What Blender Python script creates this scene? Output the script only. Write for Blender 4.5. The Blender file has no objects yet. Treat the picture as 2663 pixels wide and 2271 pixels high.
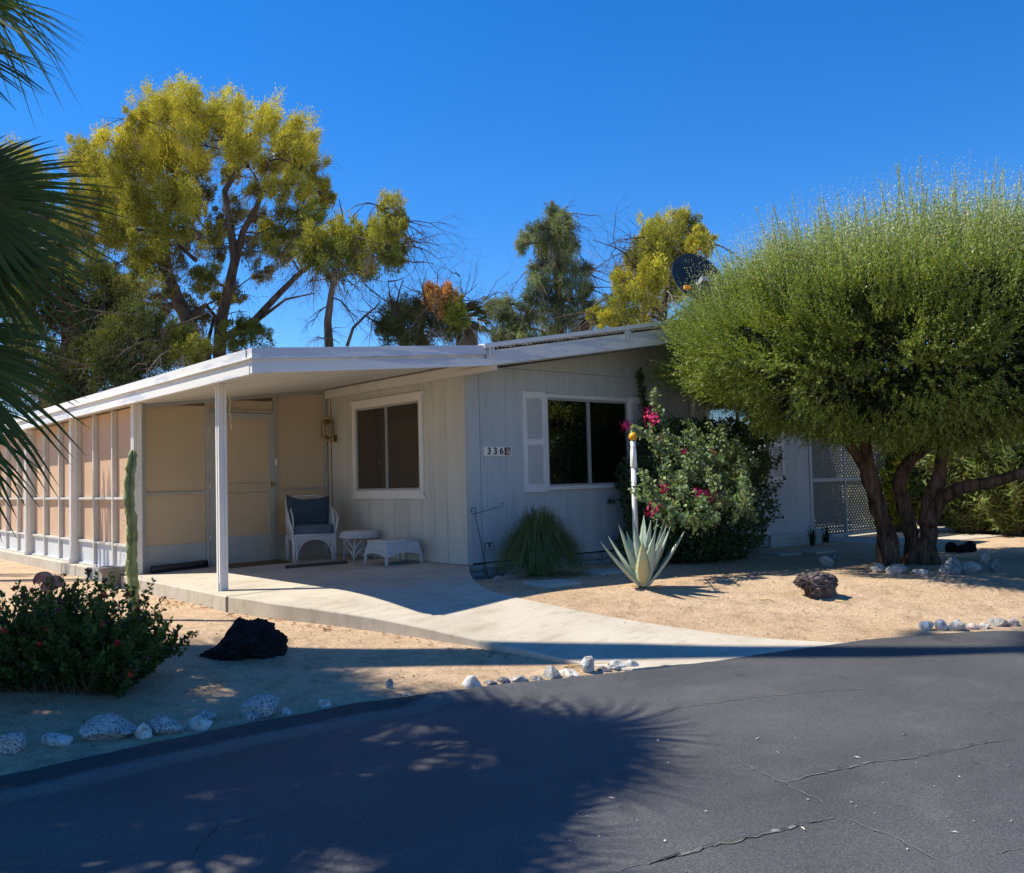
import bpy, bmesh, math, random
import numpy as np
from mathutils import Vector, Matrix, noise
random.seed(7); rng = np.random.default_rng(11)
V = Vector; PI = math.pi
sc = bpy.context.scene
COL = bpy.context.collection

# ------------------------------------------------------------------ camera
CAMV = np.array([-6.448, -8.436, 1.04])
R3 = np.array([[0.76300, -0.01115, -0.64630], [-0.64589, -0.05233, -0.76163], [-0.02533, 0.99857, -0.04713]])
# re-orthogonalise
u_, s_, v_ = np.linalg.svd(R3); R3 = u_ @ v_
cam = bpy.data.objects.new("camera", bpy.data.cameras.new("camera"))
COL.objects.link(cam)
mw = Matrix.Identity(4)
for i in range(3):
    for j in range(3): mw[i][j] = R3[i, j]
    mw[i][3] = CAMV[i]
cam.matrix_world = mw
cam.data.sensor_width = 36; cam.data.sensor_fit = 'HORIZONTAL'
cam.data.lens = 2380 / 2663 * 36
cam.data.clip_start = 0.05; cam.data.clip_end = 2000
sc.camera = cam

# ------------------------------------------------------------------ sky, sun, exposure
SUN_AZ, SUN_EL = math.radians(131.3), math.radians(54.5)
world = bpy.data.worlds.new("World"); sc.world = world; world.use_nodes = True
wn = world.node_tree.nodes; wl = world.node_tree.links
bg = wn['Background']
sky = wn.new('ShaderNodeTexSky'); sky.sky_type = 'NISHITA'; sky.sun_disc = False
sky.sun_elevation = SUN_EL; sky.sun_rotation = PI / 2 - SUN_AZ
sky.altitude = 300; sky.air_density = 1.0; sky.dust_density = 0.0; sky.ozone_density = 5.0
hs = wn.new('ShaderNodeHueSaturation'); hs.inputs['Saturation'].default_value = 1.32; hs.inputs['Value'].default_value = 1.0
wl.new(sky.outputs[0], hs.inputs['Color']); tn = wn.new('ShaderNodeMix'); tn.data_type = 'RGBA'; tn.blend_type = 'MULTIPLY'; tn.inputs[0].default_value = 1; tn.inputs[7].default_value = (.88, .94, 1.10, 1); wl.new(hs.outputs[0], tn.inputs[6]); wl.new(tn.outputs[2], bg.inputs['Color'])
bg.inputs['Strength'].default_value = 0.11
sun = bpy.data.objects.new("sun", bpy.data.lights.new("sun", 'SUN')); COL.objects.link(sun)
sun.data.energy = 4.6; sun.data.angle = math.radians(0.53); sun.data.color = (1.0, 0.925, 0.78)
sdir = V((math.cos(SUN_AZ) * math.cos(SUN_EL), math.sin(SUN_AZ) * math.cos(SUN_EL), math.sin(SUN_EL)))
sun.rotation_euler = (-sdir).to_track_quat('-Z', 'Y').to_euler()
sc.render.engine = 'CYCLES'
sc.view_settings.view_transform = 'Standard'; sc.view_settings.look = 'None'
sc.view_settings.exposure = 0.64; sc.view_settings.gamma = 1.0
sc.cycles.max_bounces = 8; sc.cycles.transparent_max_bounces = 16

# ------------------------------------------------------------------ measuring helpers (photo point -> place on a surface)
K = 1.28523
def ray(dx, dy):
    r = np.array([dx * K - 1331.5, -(dy * K - 1135.5), -2380.0]); r /= np.linalg.norm(r)
    return R3 @ r
def onfn(dx, dy, fn):
    r = ray(dx, dy); t = 1.0; h0 = None
    while t < 120:
        p = CAMV + r * t
        if p[2] < fn(p[0], p[1]):
            a, b = t - .1, t
            for _ in range(18):
                m = (a + b) / 2; q = CAMV + r * m
                if q[2] < fn(q[0], q[1]): b = m
                else: a = m
            return V(CAMV + r * b)
        t += .1
    return V(CAMV + r * t)
def onz(dx, dy, z): r = ray(dx, dy); return V(CAMV + r * ((z - CAMV[2]) / r[2]))
def at(dx, dy, depth):
    r = np.array([dx * K - 1331.5, -(dy * K - 1135.5), -2380.0]) / 2380.0
    return V(CAMV + R3 @ (r * depth))
def camxyz(cx, depth, z):            # camera right offset, forward distance, world height
    f = V((0.647, 0.762, 0)).normalized(); r_ = V((0.762, -0.647, 0)).normalized()
    p = V(CAMV) + f * depth + r_ * cx; p.z = z; return p
def pxm(depth): return 2380.0 / K / depth     # photo pixels per metre

# ------------------------------------------------------------------ terrain
ROAD_Z = -0.36
_edge = [onz(x, y, ROAD_Z) for x, y in ((0, 1578), (200, 1532), (400, 1489), (550, 1460), (700, 1432), (850, 1410), (1000, 1392), (1150, 1376),
                                       (1300, 1361), (1430, 1350), (1560, 1329), (1700, 1311), (1800, 1300), (1900, 1292), (2072, 1283))]
_edge = [V((p.x, p.y, 0)) for p in _edge]
d0 = (_edge[0] - _edge[3]).normalized(); d1 = (_edge[-1] - _edge[-4]).normalized()
_edge = [_edge[0] + d0 * s for s in (90, 30, 8, 2)] + _edge + [_edge[-1] + d1 * s for s in (2, 8, 30, 90)]
EX = np.array([p.x for p in _edge]); EY = np.array([p.y for p in _edge])
def yedge(x): return float(np.interp(x, EX, EY))
def sstep(t): t = min(1, max(0, t)); return t * t * (3 - 2 * t)
MIDX = None; MIDY = None
def soil(x, y):
    d = y - yedge(x)
    if d < -.3: return -0.42
    b = -0.42 + .085 * sstep((d + .06) / .10)
    z = b + .185 * sstep((d - .05) / 3.0)
    if MIDX is not None:
        k = sstep((x - float(np.interp(y, MIDY, MIDX)) + .2) / .4)
        if k > 0:
            cap = -.035 - .10 * sstep((x - .8) / 3.5) - .10 * math.exp(-((x - .25) / .45) ** 2 - ((y + .05) / .35) ** 2)
            zr = min(deck(x, y) - .012, cap) if d > .06 else z
            if d > .06: zr = max(zr, b)
            z = z * (1 - k) + zr * k
    if d > .1: z += .012 * noise.noise(V((x * .9, y * .9, 0))) * min(1, d)
    return z
def deck(x, y):
    s = .024 * (min(x, 0) + 2.7); d = y - yedge(x)
    t = sstep((d + .15) / 3.4)
    return (ROAD_Z + .035) * (1 - t) + s * t

WL = [(480, 1209), (560, 1223), (640, 1232), (700, 1241), (770, 1252), (830, 1264), (900, 1279), (960, 1293), (1020, 1306), (1080, 1319), (1130, 1331), (1180, 1341), (1240, 1350), (1300, 1356), (1400, 1357)]
WR = [(948, 1146), (949, 1156), (956, 1171), (968, 1184), (990, 1196), (1030, 1207), (1090, 1219), (1170, 1236), (1250, 1251), (1330, 1264), (1400, 1274), (1480, 1285), (1560, 1293), (1650, 1298), (1770, 1302)]
def resample(P, n):
    L = [0]
    for a, b in zip(P[:-1], P[1:]): L.append(L[-1] + (b - a).length)
    out = []
    for i in range(n):
        t = L[-1] * i / (n - 1)
        for k in range(len(P) - 1):
            if L[k + 1] >= t - 1e-9: out.append(P[k].lerp(P[k + 1], (t - L[k]) / max(1e-9, L[k + 1] - L[k]))); break
    return out
PL = [onfn(x, y, deck) for x, y in WL]; PR = [onfn(x, y, deck) for x, y in WR]
CL = V((-2.87, .06, 0)); CR = V((0.02, 0.0, .065))
_A = resample([CL] + PL, 40); _B = resample([CR] + PR, 40); _m = sorted(((a.y + c.y) / 2, (a.x + c.x) / 2) for a, c in zip(_A, _B))
MIDY = np.array([q[0] for q in _m] + [.3, 20]); MIDX = np.array([q[1] for q in _m] + [-1.4, -1.4])

# ------------------------------------------------------------------ materials
MATS = {}
def newmat(name):
    m = bpy.data.materials.new(name); m.use_nodes = True
    n = m.node_tree.nodes; l = m.node_tree.links
    return m, n, l, n['Principled BSDF']
def noise_tex(n, l, scale, detail=4, rough=.6, coord='Object', vec=None, stretch=None):
    t = n.new('ShaderNodeTexNoise'); t.inputs['Scale'].default_value = scale; t.inputs['Detail'].default_value = detail
    t.inputs['Roughness'].default_value = rough
    tc = n.new('ShaderNodeTexCoord')
    src = tc.outputs[coord]
    if stretch:
        mp = n.new('ShaderNodeMapping'); mp.inputs['Scale'].default_value = stretch; l.new(src, mp.inputs['Vector']); src = mp.outputs[0]
    l.new(src, t.inputs['Vector']); return t
def ramp(n, l, src, stops):
    r = n.new('ShaderNodeValToRGB'); cr = r.color_ramp
    while len(cr.elements) < len(stops): cr.elements.new(.5)
    for e, (p, c) in zip(cr.elements, stops): e.position = p; e.color = (*c, 1) if len(c) == 3 else c
    l.new(src, r.inputs['Fac']); return r
def mixc(n, l, fac, a, b, mode='MIX'):
    m = n.new('ShaderNodeMix'); m.data_type = 'RGBA'; m.blend_type = mode
    for s, x in ((m.inputs[0], fac), (m.inputs[6], a), (m.inputs[7], b)):
        if isinstance(x, (int, float)): s.default_value = x
        elif isinstance(x, tuple): s.default_value = (*x, 1) if len(x) == 3 else x
        else: l.new(x, s)
    return m.outputs[2]
def bump(n, l, h, strength, dist, bs, prev=None):
    b = n.new('ShaderNodeBump'); b.inputs['Strength'].default_value = strength; b.inputs['Distance'].default_value = dist
    l.new(h, b.inputs['Height'])
    if prev: l.new(prev, b.inputs['Normal'])
    l.new(b.outputs[0], bs.inputs['Normal']); return b.outputs[0]
def simple(name, c, rough=.6, c2=None, scale=6, bumpd=0, bscale=40, metal=0, spec=.5, stretch=None, lo=.35, hi=.65):
    m, n, l, bs = newmat(name)
    bs.inputs['Roughness'].default_value = rough; bs.inputs['Metallic'].default_value = metal
    bs.inputs['Specular IOR Level'].default_value = spec
    if c2:
        t = noise_tex(n, l, scale, 5, .65, stretch=stretch); r = ramp(n, l, t.outputs['Fac'], [(lo, c), (hi, c2)])
        cc_ = r.outputs[0]
        if name.startswith('siding') or name in ('white_paint', 'kick', 'kick_dull', 'ceiling', 'trim'):
            g = noise_tex(n, l, 7, 7, .75, stretch=(1.5, 1.5, .12)); rg = ramp(n, l, g.outputs['Fac'], [(.30, (.80, .80, .79)), (.45, (1, 1, 1)), (.62, (1, 1, 1)), (.76, (1.06, 1.05, 1.03))])
            cc_ = mixc(n, l, 1.0, cc_, rg.outputs[0], 'MULTIPLY')
        l.new(cc_, bs.inputs['Base Color'])
    else: bs.inputs['Base Color'].default_value = (*c, 1)
    if bumpd:
        t2 = noise_tex(n, l, bscale, 4); bump(n, l, t2.outputs['Fac'], .6, bumpd, bs)
    MATS[name] = m; return m
def leafmat(name, trans=.35, rough=.5, spec=.3, tint=(1, 1, 1)):
    m, n, l, bs = newmat(name)
    a = n.new('ShaderNodeAttribute'); a.attribute_name = 'col'
    c = mixc(n, l, 1.0, a.outputs['Color'], tint, 'MULTIPLY')
    l.new(c, bs.inputs['Base Color']); bs.inputs['Roughness'].default_value = rough
    bs.inputs['Specular IOR Level'].default_value = spec
    tr = n.new('ShaderNodeBsdfTranslucent')
    c2 = mixc(n, l, 1.0, c, (1.1, 1.05, .45), 'MULTIPLY')
    l.new(c2, tr.inputs['Color'])
    mx = n.new('ShaderNodeMixShader'); mx.inputs[0].default_value = trans
    l.new(bs.outputs[0], mx.inputs[1]); l.new(tr.outputs[0], mx.inputs[2])
    l.new(mx.outputs[0], n['Material Output'].inputs['Surface'])
    MATS[name] = m; return m

def m_soil():
    m, n, l, bs = newmat('granite_soil')
    a = noise_tex(n, l, .7, 6, .6); r1 = ramp(n, l, a.outputs['Fac'], [(.3, (.58, .40, .245)), (.55, (.68, .50, .335)), (.75, (.62, .42, .26))])
    b = noise_tex(n, l, 55, 4, .8); r2 = ramp(n, l, b.outputs['Fac'], [(.32, (.42, .42, .42)), (.47, (.95, .95, .95)), (.60, (1.05, 1.05, 1.05)), (.72, (1.3, 1.25, 1.15))])
    c = mixc(n, l, 1.0, r1.outputs[0], r2.outputs[0], 'MULTIPLY')
    d = noise_tex(n, l, 5, 8, .75); r3 = ramp(n, l, d.outputs['Fac'], [(.35, (.72, .70, .67)), (.52, (1.0, 1, 1)), (.68, (1.12, 1.09, 1.04))])
    c = mixc(n, l, 1.0, c, r3.outputs[0], 'MULTIPLY')
    l.new(c, bs.inputs['Base Color']); bs.inputs['Roughness'].default_value = .95; bs.inputs['Specular IOR Level'].default_value = .15
    p = bump(n, l, d.outputs['Fac'], .8, .07, bs)
    bump(n, l, b.outputs['Fac'], .8, .012, bs, p)
    MATS['soil'] = m
def m_concrete():
    m, n, l, bs = newmat('concrete')
    a = noise_tex(n, l, 1.1, 7, .65); r1 = ramp(n, l, a.outputs['Fac'], [(.3, (.42, .365, .285)), (.5, (.53, .475, .385)), (.7, (.58, .53, .44))])
    b = noise_tex(n, l, 90, 3, .7); r2 = ramp(n, l, b.outputs['Fac'], [(.3, (.82, .82, .82)), (.6, (1.03, 1.03, 1.03))])
    g = noise_tex(n, l, 3.2, 6, .7, stretch=(1, 3, 1)); r3 = ramp(n, l, g.outputs['Fac'], [(.36, (.78, .75, .70)), (.5, (1, 1, 1))])
    c = mixc(n, l, 1.0, r1.outputs[0], r2.outputs[0], 'MULTIPLY'); c = mixc(n, l, .7, c, r3.outputs[0], 'MULTIPLY')
    l.new(c, bs.inputs['Base Color']); bs.inputs['Roughness'].default_value = .85; bs.inputs['Specular IOR Level'].default_value = .25
    p = bump(n, l, b.outputs['Fac'], .4, .004, bs); MATS['concrete'] = m
def m_asphalt():
    m, n, l, bs = newmat('asphalt')
    at_ = n.new('ShaderNodeAttribute'); at_.attribute_name = 'edge'
    w = noise_tex(n, l, 2.2, 6, .7)
    add = n.new('ShaderNodeMath'); add.operation = 'MULTIPLY_ADD'; l.new(w.outputs['Fac'], add.inputs[0]); add.inputs[1].default_value = .10; l.new(at_.outputs['Fac'], add.inputs[2])
    a = noise_tex(n, l, .45, 5, .6, stretch=(1, 1.6, 1)); base = ramp(n, l, a.outputs['Fac'], [(.34, (.050, .051, .055)), (.5, (.068, .069, .073)), (.66, (.086, .087, .090))])
    # worn pale gutter strip beside the berm
    band = ramp(n, l, add.outputs[0], [(.0, (.028, .028, .028)), (.245, (.03, .03, .032)), (.30, (.125, .122, .11)), (.44, (.115, .112, .10)), (.50, (.062, .063, .066)), (.58, (.0, .0, .0))])
    bf = ramp(n, l, add.outputs[0], [(.46, (1, 1, 1)), (.54, (0, 0, 0))])
    c = mixc(n, l, bf.outputs[0], base.outputs[0], band.outputs[0])
    # sandy dust over the gutter where the walk meets the road
    b = noise_tex(n, l, 95, 4, .9); r2 = ramp(n, l, b.outputs['Fac'], [(.34, (.45, .45, .45)), (.5, (1, 1, 1)), (.66, (1.9, 1.9, 1.85))])
    c = mixc(n, l, 1.0, c, r2.outputs[0], 'MULTIPLY')
    s = noise_tex(n, l, 7, 8, .8, stretch=(1, 2.2, 1)); r3 = ramp(n, l, s.outputs['Fac'], [(.56, (0, 0, 0)), (.74, (.55, .55, .53))])
    c = mixc(n, l, r3.outputs[0], c, (.13, .13, .125))
    oil = noise_tex(n, l, 1.7, 5, .6); r4 = ramp(n, l, oil.outputs['Fac'], [(.30, (1.28, 1.27, 1.24)), (.46, (1, 1, 1)), (.64, (1, 1, 1)), (.72, (.60, .60, .60))]); c = mixc(n, l, 1.0, c, r4.outputs[0], 'MULTIPLY')
    l.new(c, bs.inputs['Base Color']); bs.inputs['Roughness'].default_value = .62; bs.inputs['Specular IOR Level'].default_value = .5
    bump(n, l, b.outputs['Fac'], .5, .006, bs); MATS['asphalt'] = m
m_soil(); m_concrete(); m_asphalt()
simple('siding', (.46, .50, .50), .7, (.53, .565, .56), 2.2, .0015, 60, stretch=(3, 3, .35))
simple('siding_side', (.50, .50, .44), .7, (.57, .565, .49), 2.0, .0015, 60, stretch=(3, 3, .35))
simple('trim', (.76, .75, .71), .5, (.70, .685, .64), 3, .001, 50)
simple('fascia', (.80, .785, .74), .45, (.60, .615, .65), 1.3, .0012, 30, stretch=(.6, .6, 5), lo=.56, hi=.585)
simple('white_paint', (.78, .78, .76), .42, (.73, .73, .70), 5)
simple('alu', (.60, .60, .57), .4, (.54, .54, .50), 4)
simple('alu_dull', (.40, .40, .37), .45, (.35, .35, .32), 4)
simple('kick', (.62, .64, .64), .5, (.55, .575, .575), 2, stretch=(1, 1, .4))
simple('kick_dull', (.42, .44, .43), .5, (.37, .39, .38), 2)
simple('ceiling', (.70, .68, .62), .55, (.64, .62, .56), 2)
simple('skirting_stone', (.20, .23, .23), .8, (.42, .45, .43), 5, .01, 12)
simple('skirting', (.50, .52, .49), .7, (.44, .46, .43), 3)
simple('rubber_gap_black', (.016, .016, .018), .55, (.03, .03, .032), 10, .001, 60)
simple('dark_wood', (.035, .028, .022), .6, (.06, .045, .032), 6, stretch=(1, 12, 6))
simple('brown_mat', (.10, .06, .035), .95, (.16, .10, .06), 14, .004, 120)
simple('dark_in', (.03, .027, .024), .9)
simple('curtain', (.20, .185, .165), .9, (.27, .25, .22), 3, stretch=(14, 14, .3))
simple('curtain_dark', (.055, .055, .062), .9, (.085, .085, .09), 3, stretch=(14, 14, .3))
simple('brass', (.55, .38, .15), .28, (.33, .21, .08), 12, metal=1)
simple('amber_glass', (.52, .47, .28), .25, (.36, .32, .17), 30)
simple('plate', (.90, .88, .82), .4, (.84, .82, .76), 10)
simple('black_paint', (.012, .012, .013), .4)
simple('maroon', (.09, .025, .02), .45, (.05, .015, .012), 20)
simple('wicker', (.62, .63, .64), .5, (.48, .49, .50), 70, .004, 90)
simple('cushion', (.030, .058, .092), .9, (.05, .082, .12), 5, .006, 9, spec=.2)
simple('cushion_seat', (.075, .11, .15), .9, (.10, .14, .18), 5, .004, 9, spec=.2)
simple('dish', (.022, .022, .024), .45, (.032, .032, .034), 6)
simple('dish_arm', (.30, .30, .30), .5)
simple('orange', (.80, .33, .02), .45)
simple('orange_ball', (.85, .40, .02), .3, (.80, .33, .01), 8)
simple('pole_white', (.70, .71, .69), .5, (.60, .60, .57), 5, stretch=(1, 1, .5))
simple('iron', (.03, .032, .036), .5); simple('joint_dark', (.20, .22, .22), .8)
simple('lava', (.075, .058, .056), .95, (.19, .155, .15), 9, .03, 22, spec=.1, lo=.38, hi=.7)
simple('lava_black', (.006, .006, .007), .85, (.022, .021, .023), 9, .03, 20, spec=.25)
simple('flagstone', (.36, .37, .33), .85, (.46, .46, .41), 5, .01, 30)
simple('edging', (.34, .27, .22), .9, (.27, .21, .17), 9, .008, 40)
simple('pot', (.10, .11, .12), .5, (.20, .21, .215), 5, .002, 40, stretch=(1, 1, .4))
simple('tar', (.008, .008, .009), .9)
simple('crack_edge', (.19, .19, .175), .9, (.13, .13, .12), 60)
simple('straw', (.56, .44, .24), .9, (.46, .34, .17), 20)
simple('dry_leaf', (.42, .19, .07), .85, (.26, .12, .05), 20)
simple('cord', (.62, .55, .40), .8)
simple('stem', (.10, .075, .05), .9, (.16, .12, .08), 20)
simple('soil_dark', (.10, .08, .06), .95, (.16, .13, .10), 8)
simple('thatch', (.30, .22, .13), .9, (.18, .13, .08), 14, stretch=(1, 1, .2))
simple('roofing', (.60, .60, .58), .7, (.52, .52, .50), 4)
leafmat('leaf'); leafmat('leaf_gloss', .34, .42, .35); leafmat('palm_leaf', .32, .5, .2); leafmat('petal', .45, .6, .2); leafmat('needle', .32, .7, .1)
def m_speckle(name, a, b, c_, sc_):
    m, n, l, bs = newmat(name)
    t = noise_tex(n, l, sc_, 3, .8); r = ramp(n, l, t.outputs['Fac'], [(.40, a), (.47, b), (.58, c_)])
    l.new(r.outputs[0], bs.inputs['Base Color']); bs.inputs['Roughness'].default_value = .85
    t2 = noise_tex(n, l, 14, 6, .7); bump(n, l, t2.outputs['Fac'], .8, .03, bs); MATS[name] = m
m_speckle('granite', (.10, .10, .10), (.36, .35, .33), (.60, .58, .54), 75)
m_speckle('quartz', (.40, .36, .30), (.62, .59, .53), (.76, .74, .69), 11)
m_speckle('river', (.30, .27, .23), (.44, .41, .36), (.54, .50, .44), 20)
m_speckle('darkstone', (.10, .10, .105), (.22, .22, .22), (.36, .35, .34), 22)
m_speckle('pinkstone', (.42, .30, .25), (.58, .46, .40), (.70, .60, .54), 16)
def m_bark(name, c1, c2, sc_=6, d=.03):
    m, n, l, bs = newmat(name)
    t = noise_tex(n, l, sc_, 6, .7, stretch=(1.6, 1.6, .35)); r = ramp(n, l, t.outputs['Fac'], [(.38, c1), (.62, c2)])
    l.new(r.outputs[0], bs.inputs['Base Color']); bs.inputs['Roughness'].default_value = .95; bs.inputs['Specular IOR Level'].default_value = .1
    bump(n, l, t.outputs['Fac'], 1.0, d, bs); MATS[name] = m
m_bark('bark', (.045, .028, .020), (.20, .125, .085), 9, .045)
m_bark('bark_far', (.055, .040, .032), (.15, .11, .085), 3, .04)
m_bark('bark_grey', (.20, .175, .15), (.36, .32, .28), 4, .02)
m_bark('palm_trunk', (.14, .11, .08), (.26, .21, .16), 5, .03)
def m_cactus():
    m, n, l, bs = newmat('cactus')
    t = noise_tex(n, l, 9, 4); r = ramp(n, l, t.outputs['Fac'], [(.35, (.17, .22, .075)), (.65, (.34, .40, .16))])
    l.new(r.outputs[0], bs.inputs['Base Color']); bs.inputs['Roughness'].default_value = .5; MATS['cactus'] = m
m_cactus()
def m_agave():
    m, n, l, bs = newmat('agave')
    t = noise_tex(n, l, 7, 5, .6, stretch=(1, 1, .5)); r = ramp(n, l, t.outputs['Fac'], [(.35, (.27, .35, .27)), (.55, (.36, .44, .34)), (.72, (.48, .54, .43))])
    l.new(r.outputs[0], bs.inputs['Base Color']); bs.inputs['Roughness'].default_value = .5; MATS['agave'] = m
    m, n, l, bs = newmat('agave_old')
    t = noise_tex(n, l, 8, 5); r = ramp(n, l, t.outputs['Fac'], [(.4, (.46, .42, .20)), (.6, (.36, .43, .29))])
    l.new(r.outputs[0], bs.inputs['Base Color']); bs.inputs['Roughness'].default_value = .5; MATS['agave_old'] = m
m_agave()
def m_screen(name, c, transp, trl):
    m, n, l, bs = newmat(name)
    t = noise_tex(n, l, 1.4, 4, .6); r = ramp(n, l, t.outputs['Fac'], [(.3, tuple(x * .93 for x in c)), (.7, c)])
    l.new(r.outputs[0], bs.inputs['Base Color']); bs.inputs['Roughness'].default_value = .8; bs.inputs['Specular IOR Level'].default_value = .2
    tl = n.new('ShaderNodeBsdfTranslucent'); l.new(r.outputs[0], tl.inputs['Color'])
    tp = n.new('ShaderNodeBsdfTransparent')
    m1 = n.new('ShaderNodeMixShader'); m1.inputs[0].default_value = trl; l.new(bs.outputs[0], m1.inputs[1]); l.new(tl.outputs[0], m1.inputs[2])
    m2 = n.new('ShaderNodeMixShader'); m2.inputs[0].default_value = transp; l.new(m1.outputs[0], m2.inputs[1]); l.new(tp.outputs[0], m2.inputs[2])
    l.new(m2.outputs[0], n['Material Output'].inputs['Surface']); MATS[name] = m
m_screen('screen', (.86, .64, .45), .13, .38)
m_screen('screen_entry', (.86, .78, .60), .07, .58)
def m_glass(name, tint, body, bfac, refl=1.0):
    m, n, l, bs = newmat(name)
    gl = n.new('ShaderNodeBsdfGlossy'); gl.inputs['Roughness'].default_value = .015; gl.inputs['Color'].default_value = (refl, refl, refl, 1)
    tp = n.new('ShaderNodeBsdfTransparent'); tp.inputs['Color'].default_value = (*tint, 1)
    df = n.new('ShaderNodeBsdfDiffuse'); df.inputs['Color'].default_value = (*body, 1)
    fr = n.new('ShaderNodeFresnel'); fr.inputs['IOR'].default_value = 2.8
    a = n.new('ShaderNodeMixShader'); a.inputs[0].default_value = bfac; l.new(tp.outputs[0], a.inputs[1]); l.new(df.outputs[0], a.inputs[2])
    b = n.new('ShaderNodeMixShader'); l.new(fr.outputs[0], b.inputs[0]); l.new(a.outputs[0], b.inputs[1]); l.new(gl.outputs[0], b.inputs[2])
    l.new(b.outputs[0], n['Material Output'].inputs['Surface']); MATS[name] = m
m_glass('glass', (.25, .26, .28), (.01, .01, .012), .35)
m_glass('glass_screened', (.45, .43, .40), (.10, .085, .07), .55, .35)

# ------------------------------------------------------------------ object helpers
def tag(o, label=None, cat=None, group=None, kind=None):
    if label: o['label'] = label
    if cat: o['category'] = cat
    if group: o['group'] = group
    if kind: o['kind'] = kind
    return o
def thing(name, loc, label, cat, group=None):
    o = bpy.data.objects.new(name, None); COL.objects.link(o); o.location = loc; o.empty_display_size = .2
    return tag(o, label, cat, group)
def origin_of(o):
    p = V((0, 0, 0))
    while o is not None: p += o.location; o = o.parent
    return p
class MB:
    def __init__(s): s.v = []; s.f = []; s.m = []; s.sm = []
    def add(s, vs, fs, mi=0, smooth=False):
        b = len(s.v); s.v += [tuple(v) for v in vs]; s.f += [tuple(b + i for i in f) for f in fs]
        s.m += [mi] * len(fs); s.sm += [smooth] * len(fs); return s
    def box(s, a, b, mi=0):
        x0, y0, z0 = a; x1, y1, z1 = b
        return s.add([(x0, y0, z0), (x1, y0, z0), (x1, y1, z0), (x0, y1, z0), (x0, y0, z1), (x1, y0, z1), (x1, y1, z1), (x0, y1, z1)],
                     [(0, 3, 2, 1), (4, 5, 6, 7), (0, 1, 5, 4), (1, 2, 6, 5), (2, 3, 7, 6), (3, 0, 4, 7)], mi)
    def obox(s, c, ax, ay, az, mi=0):       # centre and three half-axis vectors
        c, ax, ay, az = map(V, (c, ax, ay, az)); vs = []
        for k in (-1, 1):
            for (i, j) in ((-1, -1), (1, -1), (1, 1), (-1, 1)): vs.append(c + ax * i + ay * j + az * k)
        return s.add(vs, [(0, 3, 2, 1), (4, 5, 6, 7), (0, 1, 5, 4), (1, 2, 6, 5), (2, 3, 7, 6), (3, 0, 4, 7)], mi)
    def bar(s, p, q, w, h, up=(0, 0, 1), mi=0):
        p, q = V(p), V(q); d = q - p; up = V(up); sd = d.cross(up).normalized(); u2 = sd.cross(d).normalized()
        return s.obox((p + q) / 2, d / 2, sd * w / 2, u2 * h / 2, mi)
    def prism(s, prof, a, b, mi=0):         # polygon prof (list of 3D pts) extruded by vector b-a
        d = V(b) - V(a); n = len(prof); vs = [V(p) for p in prof] + [V(p) + d for p in prof]
        fs = [tuple(range(n))[::-1], tuple(range(n, 2 * n))] + [(i, (i + 1) % n, n + (i + 1) % n, n + i) for i in range(n)]
        return s.add(vs, fs, mi)
    def tube(s, pts, r, n=6, mi=0, caps=True):
        pts = [V(p) for p in pts]
        if not hasattr(r, '__len__'): r = [r] * len(pts)
        vs = []; N = len(pts); prev = None
        for i, p in enumerate(pts):
            d = (pts[min(i + 1, N - 1)] - pts[max(i - 1, 0)])
            d = d.normalized() if d.length > 1e-9 else V((0, 0, 1))
            if prev is None: a = d.orthogonal().normalized()
            else:
                a = prev - d * prev.dot(d); a = a.normalized() if a.length > 1e-6 else d.orthogonal().normalized()
            prev = a; b = d.cross(a)
            for k in range(n):
                t = 2 * PI * k / n; vs.append(p + (a * math.cos(t) + b * math.sin(t)) * r[i])
        fs = [(i * n + k, i * n + (k + 1) % n, (i + 1) * n + (k + 1) % n, (i + 1) * n + k) for i in range(N - 1) for k in range(n)]
        if caps: fs += [tuple(range(n))[::-1], tuple((N - 1) * n + k for k in range(n))]
        return s.add(vs, fs, mi, True)
    def lathe(s, c, prof, n=20, mi=0):
        c = V(c); vs = []
        for (r, z) in prof:
            for k in range(n): t = 2 * PI * k / n; vs.append(c + V((r * math.cos(t), r * math.sin(t), z)))
        N = len(prof)
        fs = [(i * n + k, i * n + (k + 1) % n, (i + 1) * n + (k + 1) % n, (i + 1) * n + k) for i in range(N - 1) for k in range(n)]
        return s.add(vs, fs, mi, True)
    def build(s, name, mat, parent=None, bevel=0, smooth=None):
        o_ = origin_of(parent) if parent else V((0, 0, 0))
        me = bpy.data.meshes.new(name); me.from_pydata([(v[0] - o_.x, v[1] - o_.y, v[2] - o_.z) for v in s.v], [], s.f)
        for m in (mat if isinstance(mat, (list, tuple)) else [mat]): me.materials.append(MATS[m] if isinstance(m, str) else m)
        me.polygons.foreach_set('material_index', s.m)
        me.polygons.foreach_set('use_smooth', [bool(x) if smooth is None else smooth for x in s.sm]); me.update()
        o = bpy.data.objects.new(name, me); COL.objects.link(o)
        if parent: o.parent = parent
        if bevel:
            bm = bmesh.new(); bm.from_mesh(me)
            bmesh.ops.recalc_face_normals(bm, faces=bm.faces)
            bmesh.ops.bevel(bm, geom=[e for e in bm.edges], offset=bevel, segments=1, affect='EDGES', clamp_overlap=True)
            bm.to_mesh(me); bm.free()
        return o
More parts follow.
